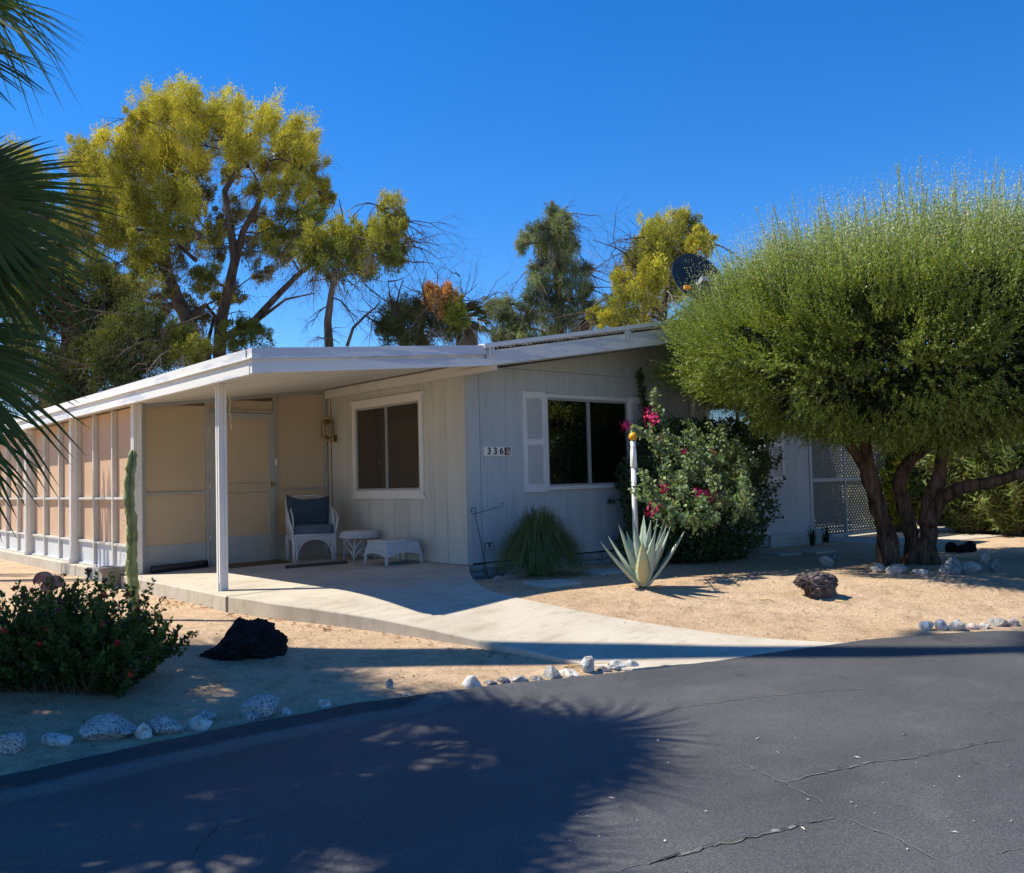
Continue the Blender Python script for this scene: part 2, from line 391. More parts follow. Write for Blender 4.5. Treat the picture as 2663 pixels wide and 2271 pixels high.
def fast_mesh(name, verts, nper, cols, mat, parent, smooth=False):
    """verts (N*nper,3): N polygons of nper corners; cols (N,3) linear colours"""
    o_ = origin_of(parent) if parent else V((0, 0, 0))
    verts = np.asarray(verts, dtype=np.float32) - np.array(o_, dtype=np.float32)
    N = len(verts) // nper
    me = bpy.data.meshes.new(name)
    me.vertices.add(len(verts)); me.vertices.foreach_set('co', verts.ravel())
    me.loops.add(N * nper); me.loops.foreach_set('vertex_index', np.arange(N * nper, dtype=np.int32))
    me.polygons.add(N); me.polygons.foreach_set('loop_start', np.arange(0, N * nper, nper, dtype=np.int32))
    me.polygons.foreach_set('loop_total', np.full(N, nper, dtype=np.int32))
    me.update(calc_edges=True)
    at_ = me.color_attributes.new('col', 'FLOAT_COLOR', 'POINT')
    c4 = np.ones((N, nper, 4), dtype=np.float32); c4[:, :, :3] = np.asarray(cols)[:, None, :]
    at_.data.foreach_set('color', c4.ravel())
    me.materials.append(MATS[mat]); me.validate()
    o = bpy.data.objects.new(name, me); COL.objects.link(o)
    if parent: o.parent = parent
    return o
def unit(a): return a / np.maximum(np.linalg.norm(a, axis=-1, keepdims=True), 1e-9)
def rdir(n):
    return unit(rng.normal(size=(n, 3)))
def leaf_quads(P, U, L, W, wide=.45):
    """rhombic leaves: base P, unit direction U, length L, width W (arrays) with random roll"""
    n = len(P); L = np.broadcast_to(L, (n,))[:, None]; W = np.broadcast_to(W, (n,))[:, None]
    S = unit(np.cross(U, rdir(n)))
    a = P; b = P + U * L * wide + S * W / 2; c = P + U * L; d = P + U * L * wide - S * W / 2
    return np.stack([a, b, c, d], 1).reshape(-1, 3)
def jitcol(base, n, v=.25, h=.08):
    base = np.asarray(base); k = rng.normal(1, v, (n, 1)).clip(.4, 1.8)
    return (base * k * rng.normal(1, h, (n, 3)).clip(.6, 1.5)).clip(.004, .9)

# ================================================================== STRUCTURE
def ground():
    xs = np.concatenate([np.linspace(-300, -14, 14), np.arange(-13.5, 16, .14), np.linspace(17, 400, 16)])
    ds = np.concatenate([[-300, -150, -80, -40, -16, -8, -2, -.5], np.arange(-.3, .4, .035), np.arange(.4, 6.5, .13), np.linspace(7, 20, 24), [30, 50, 90, 160, 300, 600]])
    vs = []
    for x in xs:
        e = yedge(x)
        for d in ds: vs.append((x, e + d, soil(x, e + d) if abs(x) < 30 and d < 30 else (-.42 if d < 0 else -.15)))
    m = len(ds); fs = [(i * m + j, (i + 1) * m + j, (i + 1) * m + j + 1, i * m + j + 1) for i in range(len(xs) - 1) for j in range(m - 1)]
    b = MB(); b.add(vs, fs, 0, True); o = b.build('ground', 'soil'); tag(o, kind='structure')
ground()
def road():
    xs = np.concatenate([np.linspace(-80, -14, 12), np.arange(-13.5, 16, .08), np.linspace(17, 90, 12)])
    ds = [0.02, -.03, -.08, -.14, -.20, -.26, -.34, -.42, -.50, -.6, -.8, -1.2, -2, -3, -4.5, -6.2]
    vs = []; ed = []
    for x in xs:
        e = yedge(x) + .025 * noise.noise(V((x * 3, 0, 5))) + .015 * noise.noise(V((x * 11, 3, 5)))
        for k, d in enumerate(ds):
            z = ROAD_Z
            berm = .035 * max(0, 1 - abs(d + .08) / .13) * (1 if x < 0.2 else max(0, 1 - (x - .2) / .5))
            wk = sstep((x + 1.5) / .3) * (1 - sstep((x - 1.6) / .6)); ramp_ = .036 * max(0, 1 - max(0, -d) / .5)
            berm = berm * (1 - wk) + ramp_ * wk
            z = ROAD_Z + berm - (.05 * (1 - wk) if k == 0 else 0)
            vs.append((x, e + d, z)); ed.append(-d + .8 * sstep((x + 3.4) / 1.5))
    m = len(ds); fs = [(i * m + j, i * m + j + 1, (i + 1) * m + j + 1, (i + 1) * m + j) for i in range(len(xs) - 1) for j in range(m - 1)]
    b = MB(); b.add(vs, fs, 0, True); o = b.build('road', 'asphalt'); tag(o, kind='structure')
    a = o.data.attributes.new('edge', 'FLOAT', 'POINT'); a.data.foreach_set('value', ed)
road()
def crack(pts, w, wob, mat='tar', rim=True, seed=0):
    """a jagged crack in the asphalt with pale crumbled rim"""
    rs = random.Random(seed); P = [onz(x, y, ROAD_Z) for x, y in pts]; path = []
    for a, b_ in zip(P[:-1], P[1:]):
        n = max(2, int((b_ - a).length / .035)); d = (b_ - a); s = V((-d.y, d.x, 0)).normalized()
        for i in range(n):
            t = i / n; path.append(a + d * t + s * (wob * noise.noise(V((a.x * 3 + t * n * .23, seed, 0))) + wob * .4 * rs.uniform(-1, 1)))
    def strip(k, z, kw, mm, nm, gap):
        b = MB(); N = len(path); vs = []; fs = []
        for i, p in enumerate(path):
            d = (path[min(i + 1, N - 1)] - path[max(0, i - 1)]); s = V((-d.y, d.x, 0)).normalized()
            q = kw * w * rs.uniform(.25, 1.0) * min(1, (i + 1) / 6, (N - i) / 6); off = s * rs.uniform(-.3, .3) * w * (kw - 1)
            vs += [p + s * q / 2 + off + V((0, 0, z)), p - s * q / 2 + off + V((0, 0, z))]
        for i in range(N - 1):
            if rs.random() > gap: fs.append((2 * i, 2 * i + 1, 2 * i + 3, 2 * i + 2))
        b.add(vs, fs); o = b.build(nm, mm); tag(o, kind='structure')
    if rim: strip(0, .004, 3.0, 'crack_edge', 'road_crack_rim', .25)
    strip(0, .008, 1.0, mat, 'road_crack', .1)
crack([(1250, 1762), (1330, 1745), (1440, 1712), (1545, 1690), (1640, 1666), (1700, 1652)], .009, .02, seed=1)
crack([(1585, 1585), (1680, 1562), (1760, 1545), (1880, 1528), (1990, 1505), (2072, 1493)], .005, .02, seed=2)
crack([(1440, 1510), (1500, 1545), (1570, 1580), (1640, 1612), (1700, 1652)], .006, .03, 'crack_edge', False, 3)
crack([(1700, 1652), (1790, 1690), (1900, 1740), (1960, 1775)], .006, .04, 'crack_edge', False, 4)
crack([(1290, 1450), (1380, 1432), (1520, 1412), (1650, 1400), (1800, 1392)], .0035, .02, seed=5)
crack([(360, 1760), (400, 1720), (440, 1675), (560, 1655), (660, 1640)], .006, .03, 'tar', False, 6)
crack([(2010, 1730), (2080, 1712)], .007, .02, seed=7)

# porch slab and curved walk
def walkway():
    A = resample([CL + V((.02, -.03, 0))] + PL, 70); B = resample([CR + V((0, -.03, 0))] + PR, 70)
    # smooth
    for _ in range(6):
        for Q in (A, B):
            for i in range(1, 69): Q[i] = Q[i] * .5 + (Q[i - 1] + Q[i + 1]) * .25
    m = 26; vs = []; b = MB()
    def clampd(p):
        e = yedge(p.x) - .015
        if p.y < e: p = V((p.x, e, 0))
        return p
    for i in range(70):
        for j in range(m + 1):
            p = clampd(A[i].lerp(B[i], j / m)); vs.append((p.x, p.y, deck(p.x, p.y)))
    n = m + 1; fs = [(i * n + j, i * n + j + 1, (i + 1) * n + j + 1, (i + 1) * n + j)[::-1] for i in range(69) for j in range(m)]
    b.add(vs, fs, 0, True)
    for side, j in ((0, 0), (1, m)):
        vv = []
        for i in range(70):
            t = V(vs[i * n + j]); out = (V(vs[i * n + j]) - V(vs[i * n + (1 if j == 0 else m - 1)])); out.z = 0; out = out.normalized() if out.length > 1e-6 else V((0, 0, 0))
            vv += [t, t + out * .008 - V((0, 0, .01)), t + out * .012 - V((0, 0, .30))]
        ff = [q for i in range(69) for q in ((3 * i, 3 * i + 3, 3 * i + 4, 3 * i + 1), (3 * i + 1, 3 * i + 4, 3 * i + 5, 3 * i + 2))]
        if j: ff = [f[::-1] for f in ff]
        b.add(vv, ff, 0, False)
    vv = []
    for j in range(m + 1): t = V(vs[69 * n + j]); vv += [t, t - V((0, 0, .2))]
    b.add(vv, [(2 * j, 2 * j + 1, 2 * j + 3, 2 * j + 2) for j in range(m)])
    tag(b.build('walkway', 'concrete'), kind='structure')
walkway()
b = MB(); sz = lambda x: .024 * (x + 2.7)
def slabpoly(pts, drop=.34):
    n = len(pts); vs = [(x, y, sz(x)) for x, y in pts] + [(x, y, sz(x) - drop) for x, y in pts]
    b.add(vs, [tuple(range(n)), tuple(range(n, 2 * n))[::-1]] + [(i, n + i, n + (i + 1) % n, (i + 1) % n) for i in range(n)])
slabpoly([(-2.87, .065), (0.0, .008), (0.0, 3.2), (-2.87, 3.2)])
slabpoly([(-2.80, 3.203), (0.0, 3.203), (0.0, 16), (-2.80, 16)])
tag(b.build('porch_slab', 'concrete', bevel=.008), kind='structure')
# driveway beyond the tree
b = MB(); dp = [(7.45, -.95), (8.3, -1.65), (9.5, -1.85), (10.9, -1.95), (14, -2.1), (22, -2.3), (22, 3.0), (13, 3.0), (12, 12), (7.6, 12), (7.45, 0)]
n = len(dp); b.add([(x, y, -.12) for x, y in dp] + [(x, y, -.3) for x, y in dp], [tuple(range(n))] + [(i, n + i, n + (i + 1) % n, (i + 1) % n) for i in range(n)])
tag(b.build('driveway', 'concrete'), kind='structure')

# ================================================================== HOUSE
house = thing('mobile_home', (0, 0, 0), 'single storey grey mobile home with white eaves, covered porch and peach screened side room', 'house')
HX1 = 7.2; RIDGE = 3.6
def rooftop(x):     # underside of the gable roof at the front wall
    return 2.30 + (min(x, 2 * RIDGE - x)) * .163 if x > 0 else 2.30
def plank_wall(name, mat, axis, fixed, u0, u1, zb, ztop, holes, out, breaks, groove=.005):
    """planks along a wall in plane axis=fixed; holes (ua,ub,za,zb)"""
    b = MB(); us = sorted(set([u0, u1] + breaks + [h[0] for h in holes] + [h[1] for h in holes])); seg = []
    for a, c in zip(us[:-1], us[1:]):
        n = max(1, round((c - a) / .305)); seg += [(a + (c - a) * i / n, a + (c - a) * (i + 1) / n) for i in range(n)]
    def pr(ua, ub, z0, za, zb_):
        t0, t1 = (fixed, fixed + out * .015)
        mk = (lambda u, t, z: (t, u, z)) if axis == 'x' else (lambda u, t, z: (u, t, z))
        for (ta, tb, ga) in ((fixed - out * .08, fixed, 0), (t0, t1, groove)):
            vs = [mk(ua + ga, ta, z0), mk(ub - ga, ta, z0), mk(ub - ga, tb, z0), mk(ua + ga, tb, z0), mk(ua + ga, ta, za), mk(ub - ga, ta, zb_), mk(ub - ga, tb, zb_), mk(ua + ga, tb, za)]
            b.add(vs, [(0, 3, 2, 1), (4, 5, 6, 7), (0, 1, 5, 4), (1, 2, 6, 5), (2, 3, 7, 6), (3, 0, 4, 7)])
    for a, c in seg:
        hs_ = [h for h in holes if h[0] < (a + c) / 2 < h[1]]
        if hs_:
            h = hs_[0]; pr(a, c, zb, h[2], h[2]); pr(a, c, h[3], ztop(a), ztop(c))
        else: pr(a, c, zb, ztop(a), ztop(c))
    o = b.build(name, mat, house); return o
W1 = (1.235, 2.78, .90, 2.10); W2 = (4.47, 6.015, .90, 2.10)
plank_wall('wall', 'siding', 'y', 0.0, 0.0, HX1, .085, lambda x: rooftop(x), [(W1[0] + .04, W1[1] - .04, W1[2] + .04, W1[3] - .04), (W2[0] + .04, W2[1] - .04, W2[2] + .04, W2[3] - .04)], -1, [3.6, 1.2, 6.0], .0013)
SW = (.80, 2.50, .855, 2.13)
plank_wall('wall', 'siding_side', 'x', 0.0, 0.095, 14, .07, lambda y: 2.44, [(SW[0] + .09, SW[1] - .09, SW[2] + .09, SW[3] - .09)], -1, [2.9], .003)
b = MB(); b.box((7.1, .08, .1), (7.2, 14, 2.3)); b.box((.08, 13.9, .1), (7.1, 14, 2.3))
b.build('wall', 'siding', house)
b = MB(); b.box((-.028, -.028, .07), (.055, .09, 2.36)); b.build('corner_trim', 'siding_side', house, .003)
b = MB(); b.box((7.145, -.03, .08), (7.225, .09, 2.3)); b.build('corner_trim', 'siding', house, .003)
# horizontal joint trim above the windows, vertical joint at the ridge
b = MB(); b.box((.06, -.019, 2.385), (HX1 - .08, -.0155, 2.391)); b.box((3.597, -.0195, .1), (3.605, -.016, 2.85)); b.box((.20, -.0185, .1), (.205, -.0155, 2.36))
b.build('joint_strip', 'joint_dark', house)
# skirting: irregular stacked-stone panel, boards at the right end
def stonewall(x0, x1, z0, z1, y):
    b = MB(); rs = random.Random(4); z = z0
    rows = 3; hh = (z1 - z0) / rows
    for r in range(rows):
        x = x0 - rs.uniform(0, .1)
        while x < x1:
            w = rs.uniform(.16, .38); a = max(x, x0); c = min(x + w, x1)
            if c - a > .03:
                dd = rs.uniform(.02, .05); zz0 = z0 + r * hh; zz1 = zz0 + hh * rs.uniform(.86, .97)
                b.prism([(a + .006, y - dd, zz0), (c - .006, y - dd, zz0), (c - .015, y - dd - .012, (zz0 + zz1) / 2), (c - .008, y - dd, zz1), (a + .01, y - dd, zz1), (a + .012, y - dd - .012, (zz0 + zz1) / 2)], (0, 0, 0), (0, dd, 0))
            x += w
    return b
o = stonewall(.01, 5.9, -.19, .075, -.01).build('skirting', 'skirting_stone', house)
b = MB()
for k in range(3): b.box((5.9, -.06 - .01 * k, -.2 + .09 * k + .003), (7.55, -.005, -.2 + .09 * (k + 1)))
b.box((5.9, -.02, -.24), (7.55, .05, .10)); b.build('skirting_board', 'skirting', house, .004)
b = MB(); b.box((-.005, .02, -.3), (7.19, 13.9, .07)); b.build('foundation', 'dark_in', house)

# windows
def gable_window(w, name='window'):
    x0, x1, z0, z1 = w
    b = MB()
    b.box((x0, -.045, z1 - .045), (x1, -.0155, z1)); b.box((x0, -.045, z0), (x1, -.0155, z0 + .045))
    b.box((x0, -.045, z0 + .0453), (x0 + .03, -.0155, z1 - .0453)); b.box((x1 - .03, -.045, z0 + .0453), (x1, -.0155, z1 - .0453))
    f = b.build(name, 'white_paint', house, .003)
    b = MB(); xm = (x0 + x1) / 2
    for (a, c) in ((x0 + .03, xm), (xm, x1 - .03)):
        y = -.032 if a < xm - .1 else -.028
        b.box((a + .001, y, z1 - .075), (c - .001, y + .03, z1 - .046)); b.box((a + .001, y, z0 + .046), (c - .001, y + .03, z0 + .07))
        b.box((a + .001, y + .001, z0 + .07), (a + .022, y + .03, z1 - .075)); b.box((c - .022, y + .001, z0 + .07), (c - .001, y + .03, z1 - .075))
    b.build('sash', 'alu_dull', f)
    b = MB(); b.box((x0 + .05, -.012, z0 + .07), (x1 - .05, -.008, z1 - .075)); b.build('pane', 'glass', f)
    b = MB(); n = 60; vs = []
    for i in range(n + 1):
        x = x0 + (x1 - x0) * i / n; yy = .13 + .022 * math.sin(i * 1.35) + .01 * math.sin(i * .47)
        vs += [(x, yy, z0 - .02), (x, yy, z1 + .02)]
    b.add(vs, [(2 * i, 2 * i + 2, 2 * i + 3, 2 * i + 1) for i in range(n) if not (27 <= i <= 36)], 0, True); b.build('curtain', 'curtain_dark', f)
    b = MB(); b.box((x0 - .1, .6, z0 - .2), (x1 + .1, .62, z1 + .2)); b.build('room_dark_sheet', 'dark_in', f)  # near-black sheet, the unlit room's darkness put into its colour
gable_window(W1); gable_window(W2)
def shutter(x0, x1, z0=.878, z1=2.118):
    b = MB(); y0, y1 = -.052, -.0155
    b.box((x0, y0, z0), (x0 + .055, y1, z1)); b.box((x1 - .055, y0, z0), (x1, y1, z1))
    zm = (z0 + z1) / 2 + .0
    for (a, c) in ((z0, z0 + .10), (zm - .035, zm + .035), (z1 - .085, z1)): b.box((x0 + .055, y0 + .001, a), (x1 - .055, y1, c))
    o = b.build('shutter', 'white_paint', house, .003)
    b = MB(); b.box((x0 + .055, -.022, z0 + .1), (x1 - .055, -.0158, z1 - .085))
    for (a, c) in ((z0 + .10, zm - .035), (zm + .035, z1 - .085)):
        n = int((c - a) / .026)
        for i in range(n):
            z = a + (c - a) * (i + .5) / n; b.obox(((x0 + x1) / 2, -.036, z), ((x1 - x0) / 2 - .055, 0, 0), (0, .011, .009), (0, -.0016, .002))
    b.build('louvers', 'white_paint', o)
for a in ((.862, 1.232), (2.783, 3.153), (4.097, 4.467), (6.018, 6.388)): shutter(*a)
# side window with flared mitred casing
def side_window():
    y0, y1, z0, z1 = .775, 2.53, .842, 2.15; t = .10; fl = .03; x = -.016; xo = -.045
    def ring(o_, i_): pass
    O = [(y0, z0), (y1, z0), (y1, z1), (y0, z1)]; I = [(y0 + t + .01, z0 + t), (y1 - t - .01, z0 + t), (y1 - t - .01, z1 - t), (y0 + t + .01, z1 - t)]
    b = MB()
    # head and sill boards flare past the jambs
    b.prism([(x, y0 - fl * .4, z1 + .006), (x, y1 + fl * .4, z1 + .006), (x, y1 - t - .01, z1 - t), (x, y0 + t + .01, z1 - t)], (0, 0, 0), (xo - x, 0, 0))
    b.prism([(x, y0 - fl * .4, z0 - .006), (x, y0 + t + .01, z0 + t), (x, y1 - t - .01, z0 + t), (x, y1 + fl * .4, z0 - .006)], (0, 0, 0), (xo - x, 0, 0))
    b.prism([(x, y0 + .045, z0 + t * .55), (x, y0 + t + .01, z0 + t + .002), (x, y0 + t + .01, z1 - t - .002), (x, y0 + .045, z1 - t * .55)], (0, 0, 0), (xo + .003 - x, 0, 0))
    b.prism([(x, y1 - .045, z0 + t * .55), (x, y1 - .045, z1 - t * .55), (x, y1 - t - .01, z1 - t - .002), (x, y1 - t - .01, z0 + t + .002)], (0, 0, 0), (xo + .003 - x, 0, 0))
    f = b.build('window', 'trim', house)
    bm = bmesh.new(); bm.from_mesh(f.data); bmesh.ops.recalc_face_normals(bm, faces=bm.faces); bm.to_mesh(f.data); bm.free()
    b = MB(); ya, yb, za, zb_ = y0 + t + .01, y1 - t - .01, z0 + t, z1 - t; ym = (ya + yb) / 2
    for (a, c, xx) in ((ya, ym + .012, -.020), (ym - .012, yb, -.012)):
        b.box((xx - .014, a, zb_ - .028), (xx + .012, c, zb_)); b.box((xx - .014, a, za), (xx + .012, c, za + .028))
        b.box((xx - .013, a, za + .028), (xx + .012, a + .026, zb_ - .028)); b.box((xx - .013, c - .026, za + .028), (xx + .012, c, zb_ - .028))
    b.build('sash', 'alu_dull', f)
    b = MB(); b.box((-.006, ya + .02, za + .025), (-.003, yb - .02, zb_ - .025)); b.build('pane', 'glass_screened', f)
    b = MB(); n = 90; vs = []
    for i in range(n + 1):
        y = ya - .05 + (yb - ya + .1) * i / n; xx = .11 + .022 * math.sin(i * 1.1) + .012 * math.sin(i * .37); vs += [(xx, y, za - .02), (xx, y, zb_ + .03)]
    b.add(vs, [(2 * i, 2 * i + 2, 2 * i + 3, 2 * i + 1) for i in range(n) if i > 46 and not 78 < i < 82], 0, True); b.build('curtain', 'curtain', f)
    b = MB(); b.box((.75, y0 - .3, z0 - .3), (.77, y1 + .3, z1 + .2)); b.box((.12, ya + .1, za - .0), (.3, yb - .9, za + .05)); b.build('room_dark_sheet', 'dark_in', f)  # near-black again, darkness of the side room held in the colour
side_window()

# roof: shed awning on the left, gable on the right
FX, FY = -2.93, -.70
def zt(x):      # roof edge top at the front, along x
    if x <= -.23: return 2.282 + (x - FX) * (2.512 - 2.282) / (-.23 - FX)
    if x <= RIDGE: return 2.545 + (x + .23) * (3.19 - 2.545) / (RIDGE + .23)
    return 2 * 0 + 3.19 - (x - RIDGE) * .168
def zbm(x):     # fascia bottom at the front
    if x <= -.21: return 2.055 + (x - FX) * (2.289 - 2.055) / (-.21 - FX)
    if x <= RIDGE: return 2.289 + (x + .21) * (2.888 - 2.289) / (RIDGE + .21)
    return 2.888 - (x - RIDGE) * .168
XR = 7.55
def stripf(pts_fn, xs, y0, y1, b):
    """extruded band between lower and upper height functions"""
    for a, c in zip(xs[:-1], xs[1:]):
        l0, u0 = pts_fn(a); l1, u1 = pts_fn(c - .0001)
        b.add([(a, y0, l0), (c, y0, l1), (c, y0, u1), (a, y0, u0), (a, y1, l0), (c, y1, l1), (c, y1, u1), (a, y1, u0)],
              [(0, 1, 2, 3), (7, 6, 5, 4), (0, 4, 5, 1), (3, 2, 6, 7), (0, 3, 7, 4), (1, 5, 6, 2)])
b = MB()  # front shed gutter: upper band, recess, lower board
stripf(lambda x: (zt(x) - .090, zt(x)), [FX, -.23], FY - .012, FY + .10, b)
stripf(lambda x: (zt(x) - .100, zt(x) - .0902), [FX + .002, -.232], FY - .022, FY + .05, b)
stripf(lambda x: (zt(x) - .155, zt(x) - .1002), [FX + .012, -.235], FY + .022, FY + .09, b)
stripf(lambda x: (zbm(x), zbm(x) + .075), [FX + .006, -.215], FY, FY + .05, b)
b.build('fascia', 'fascia', house)
b = MB()  # gable fascia boards
stripf(lambda x: (zbm(x), zbm(x) + .125), [-.213, RIDGE, XR], FY + .0, FY + .04, b)
stripf(lambda x: (zbm(x) + .1252, zt(x) - .095), [-.213, RIDGE, XR], FY + .018, FY + .05, b)
b.build('fascia', 'fascia', house)
b = MB()  # black strip drawn for the shade in the gap behind the corrugated roof edge
stripf(lambda x: (zt(x) - .0948, zt(x) - .035), [-.2, RIDGE, XR], FY + .05, FY + .07, b)
b.build('roof_gap_shade', 'rubber_gap_black', house)
b = MB(); x = -.19
while x < XR - .05:
    z = zt(x) - .048 - .012 * abs(noise.noise(V((x * 4, 0, 0)))) * 2; b.tube([(x, FY + .005, z), (x, FY + .06, z)], .013, 6); b.tube([(x + .028, FY + .01, z - .012), (x + .028, FY + .06, z - .012)], .008, 5); x += .062
b.build('corrugated_edge', 'fascia', house)
b = MB(); stripf(lambda x: (zt(x) - .034, zt(x) + .014), [-.27, RIDGE, XR], FY - .035, FY + .35, b)
b.build('roof_cap', 'white_paint', house)
for xx in (-.20, 2.02, 5.2):
    b = MB()
    b.box((xx, FY - .03, zbm(xx) + .115), (xx + .028, FY + .02, zt(xx) - .04)); b.box((xx + .05, FY - .028, zbm(xx) + .13), (xx + .07, FY + .02, zt(xx) - .045))
    b.box((xx + .06, FY - .008, zbm(xx) + .012), (xx + .075, FY + .005, zbm(xx) + .12)); b.box((xx + .09, FY - .008, zbm(xx) + .016), (xx + .10, FY + .005, zbm(xx) + .12)); b.build('gutter_strap', 'white_paint', house)
# left long gutter and beam (bright side)
YE = 15.0
b = MB()
b.box((FX - .012, FY + .10, 2.192), (FX + .09, YE, 2.281)); b.box((FX - .024, FY - .02, 2.182), (FX + .05, YE, 2.1918)); b.box((FX + .022, FY + .092, 2.127), (FX + .08, YE, 2.1817))
b.box((FX, FY + .052, 2.050), (FX + .05, YE, 2.1268))
b.build('gutter', 'fascia', house)
# porch ceiling / shed roof
def cz(x): return 2.062 + (x - FX) * .1165
b = MB(); x0, x1 = FX + .06, -.02
b.add([(x0, FY + .05, cz(x0)), (x1, FY + .05, cz(x1)), (x1, YE, cz(x1)), (x0, YE, cz(x0)), (x0, FY + .05, cz(x0) + .1), (x1, FY + .05, cz(x1) + .1), (x1, YE, cz(x1) + .1), (x0, YE, cz(x0) + .1)],
      [(0, 3, 2, 1), (4, 5, 6, 7), (0, 1, 5, 4), (1, 2, 6, 5), (2, 3, 7, 6), (3, 0, 4, 7)])
y = FY + .25
while y < 14.5:
    b.add([(x0, y, cz(x0) - .004), (x1, y, cz(x1) - .004), (x1, y + .02, cz(x1) - .004), (x0, y + .02, cz(x0) - .004), (x0, y, cz(x0) - .0003), (x1, y, cz(x1) - .0003), (x1, y + .02, cz(x1) - .0003), (x0, y + .02, cz(x0) - .0003)],
          [(0, 3, 2, 1), (4, 5, 6, 7), (0, 1, 5, 4), (1, 2, 6, 5), (2, 3, 7, 6), (3, 0, 4, 7)]); y += .2
b.build('porch_ceiling', 'ceiling', house)
b = MB(); b.box((-.075, FY + .06, 2.255), (-.018, 3.17, 2.375)); b.build('ceiling_beam', 'ceiling', house, .004)
# main roof
b = MB()
def rf(y0, y1, xa, xb):
    za, zb_ = zt(xa) - .03, zt(xb) - .03
    b.add([(xa, y0, za - .12), (xb, y0, zb_ - .12), (xb, y1, zb_ - .12), (xa, y1, za - .12), (xa, y0, za), (xb, y0, zb_), (xb, y1, zb_), (xa, y1, za)],
          [(0, 3, 2, 1), (4, 5, 6, 7), (0, 1, 5, 4), (1, 2, 6, 5), (2, 3, 7, 6), (3, 0, 4, 7)])
rf(FY + .37, YE, -.2, RIDGE); rf(FY + .37, YE, RIDGE + .0005, XR)
b.add([(FX + .1, FY + .11, zt(FX) - .02), (-.201, FY + .11, 2.49), (-.201, YE, 2.49), (FX + .1, YE, zt(FX) - .02)], [(0, 1, 2, 3)])
b.build('roof', 'roofing', house)
b = MB(); b.add([(-.1, FY + .05, 2.31), (RIDGE, FY + .05, 2.885), (RIDGE, 0, 2.885), (-.1, 0, 2.31)], [(0, 3, 2, 1)]); b.add([(RIDGE, FY + .05, 2.885), (XR, FY + .05, 2.23), (XR, 0, 2.23), (RIDGE, 0, 2.885)], [(0, 3, 2, 1)])
b.build('soffit', 'ceiling', house)

# posts
def post(x, y, z0, z1, w=.085):
    b = MB(); h = w / 2; g = .010
    prof = [(-h, -h), (-h * .35, -h), (-h * .25, -h + g), (h * .25, -h + g), (h * .35, -h), (h, -h), (h, -h * .35), (h - g, -h * .25), (h - g, h * .25), (h, h * .35), (h, h), (h * .35, h), (h * .25, h - g), (-h * .25, h - g), (-h * .35, h), (-h, h), (-h, h * .35), (-h + g, h * .25), (-h + g, -h * .25), (-h, -h * .35)]
    b.prism([(x + a, y + c, z0) for a, c in prof], (0, 0, 0), (0, 0, z1 - z0)); b.box((x - h - .012, y - .02, z0 + .001), (x - h - .001, y + .02, z0 + .09))
    o = b.build('post', 'white_paint', house); bm = bmesh.new(); bm.from_mesh(o.data); bmesh.ops.recalc_face_normals(bm, faces=bm.faces); bm.to_mesh(o.data); bm.free()
post(-2.70, .54, .0, 2.085)
for y in (5.74, 8.42, 11.1, 13.8): post(-2.735, y, -.02, 2.08, .095)
post(-2.70, 3.12, .0, 2.085, .10)
# screened room, long side
SX = -2.655
YS = [3.2, 5.74, 8.42, 11.1, 13.8]
for bay, (ya, yb) in enumerate(zip(YS[:-1], YS[1:])):
    ya2, yb2 = ya + .03, yb - .03; st = [ya2 + (yb2 - ya2) * k / 3 for k in range(4)]
    b = MB()
    for i, y in enumerate(st):
        yy = min(max(y, ya2 + .02), yb2 - .02)
        b.box((SX - .055, yy - .02, .002), (SX + .01, yy + .02, 2.07))
    b.box((SX - .045, ya2 + .04, .915), (SX + .012, yb2 - .04, .945))
    b.box((SX - .048, ya2 + .04, .318), (SX + .012, yb2 - .04, .345)); b.box((SX - .05, ya2 + .04, .003), (SX + .012, yb2 - .04, .03))
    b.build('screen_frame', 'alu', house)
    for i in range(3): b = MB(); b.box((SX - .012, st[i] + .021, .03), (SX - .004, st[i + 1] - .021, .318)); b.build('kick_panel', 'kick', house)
    b = MB(); b.box((SX + .0125, ya2, .0), (SX + .0155, yb2, 2.07)); b.build('screen_panel', 'screen', house)
# screened entry wall
EYY = 3.22
b = MB(); 
def ev(x0, x1, z0, z1, d0=-.03, d1=.02): b.box((x0, EYY + d0, z0), (x1, EYY + d1, z1))
ev(-2.66, -2.575, .0, 2.09, -.04, .03)
for (xa, xb) in ((-1.80, -1.755), (-.85, -.81), (-.075, -.035)): ev(xa, xb, sz(xa), cz(xb) - .004)
ev(-2.575, -1.80, .96, .99, -.025); ev(-.81, -.075, .985, 1.005, -.025); ev(-1.755, -.85, 2.025, 2.06)
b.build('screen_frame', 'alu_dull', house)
b = MB(); b.add([(-2.575, EYY - .028, cz(-2.575) - .05), (-.03, EYY - .028, cz(-.03) - .05), (-.03, EYY - .028, cz(-.03)), (-2.575, EYY - .028, cz(-2.575)), (-2.575, EYY + .02, cz(-2.575) - .05), (-.03, EYY + .02, cz(-.03) - .05), (-.03, EYY + .02, cz(-.03)), (-2.575, EYY + .02, cz(-2.575))],
      [(0, 1, 2, 3), (7, 6, 5, 4), (0, 4, 5, 1), (3, 2, 6, 7), (0, 3, 7, 4), (1, 5, 6, 2)])
b.build('screen_frame', 'alu_dull', house)
for q in ((-2.574, -1.801, .33, 2.1), (-.809, -.076, .375, 2.32), (-1.754, -.851, 2.061, 2.19)): b = MB(); ev(*q, .003, .006); b.build('screen_panel', 'screen_entry', house)
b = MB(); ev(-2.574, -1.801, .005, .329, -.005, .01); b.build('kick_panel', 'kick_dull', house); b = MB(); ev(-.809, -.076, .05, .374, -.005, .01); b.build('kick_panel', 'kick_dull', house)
b = MB(); dz0, dz1 = .035, 2.02
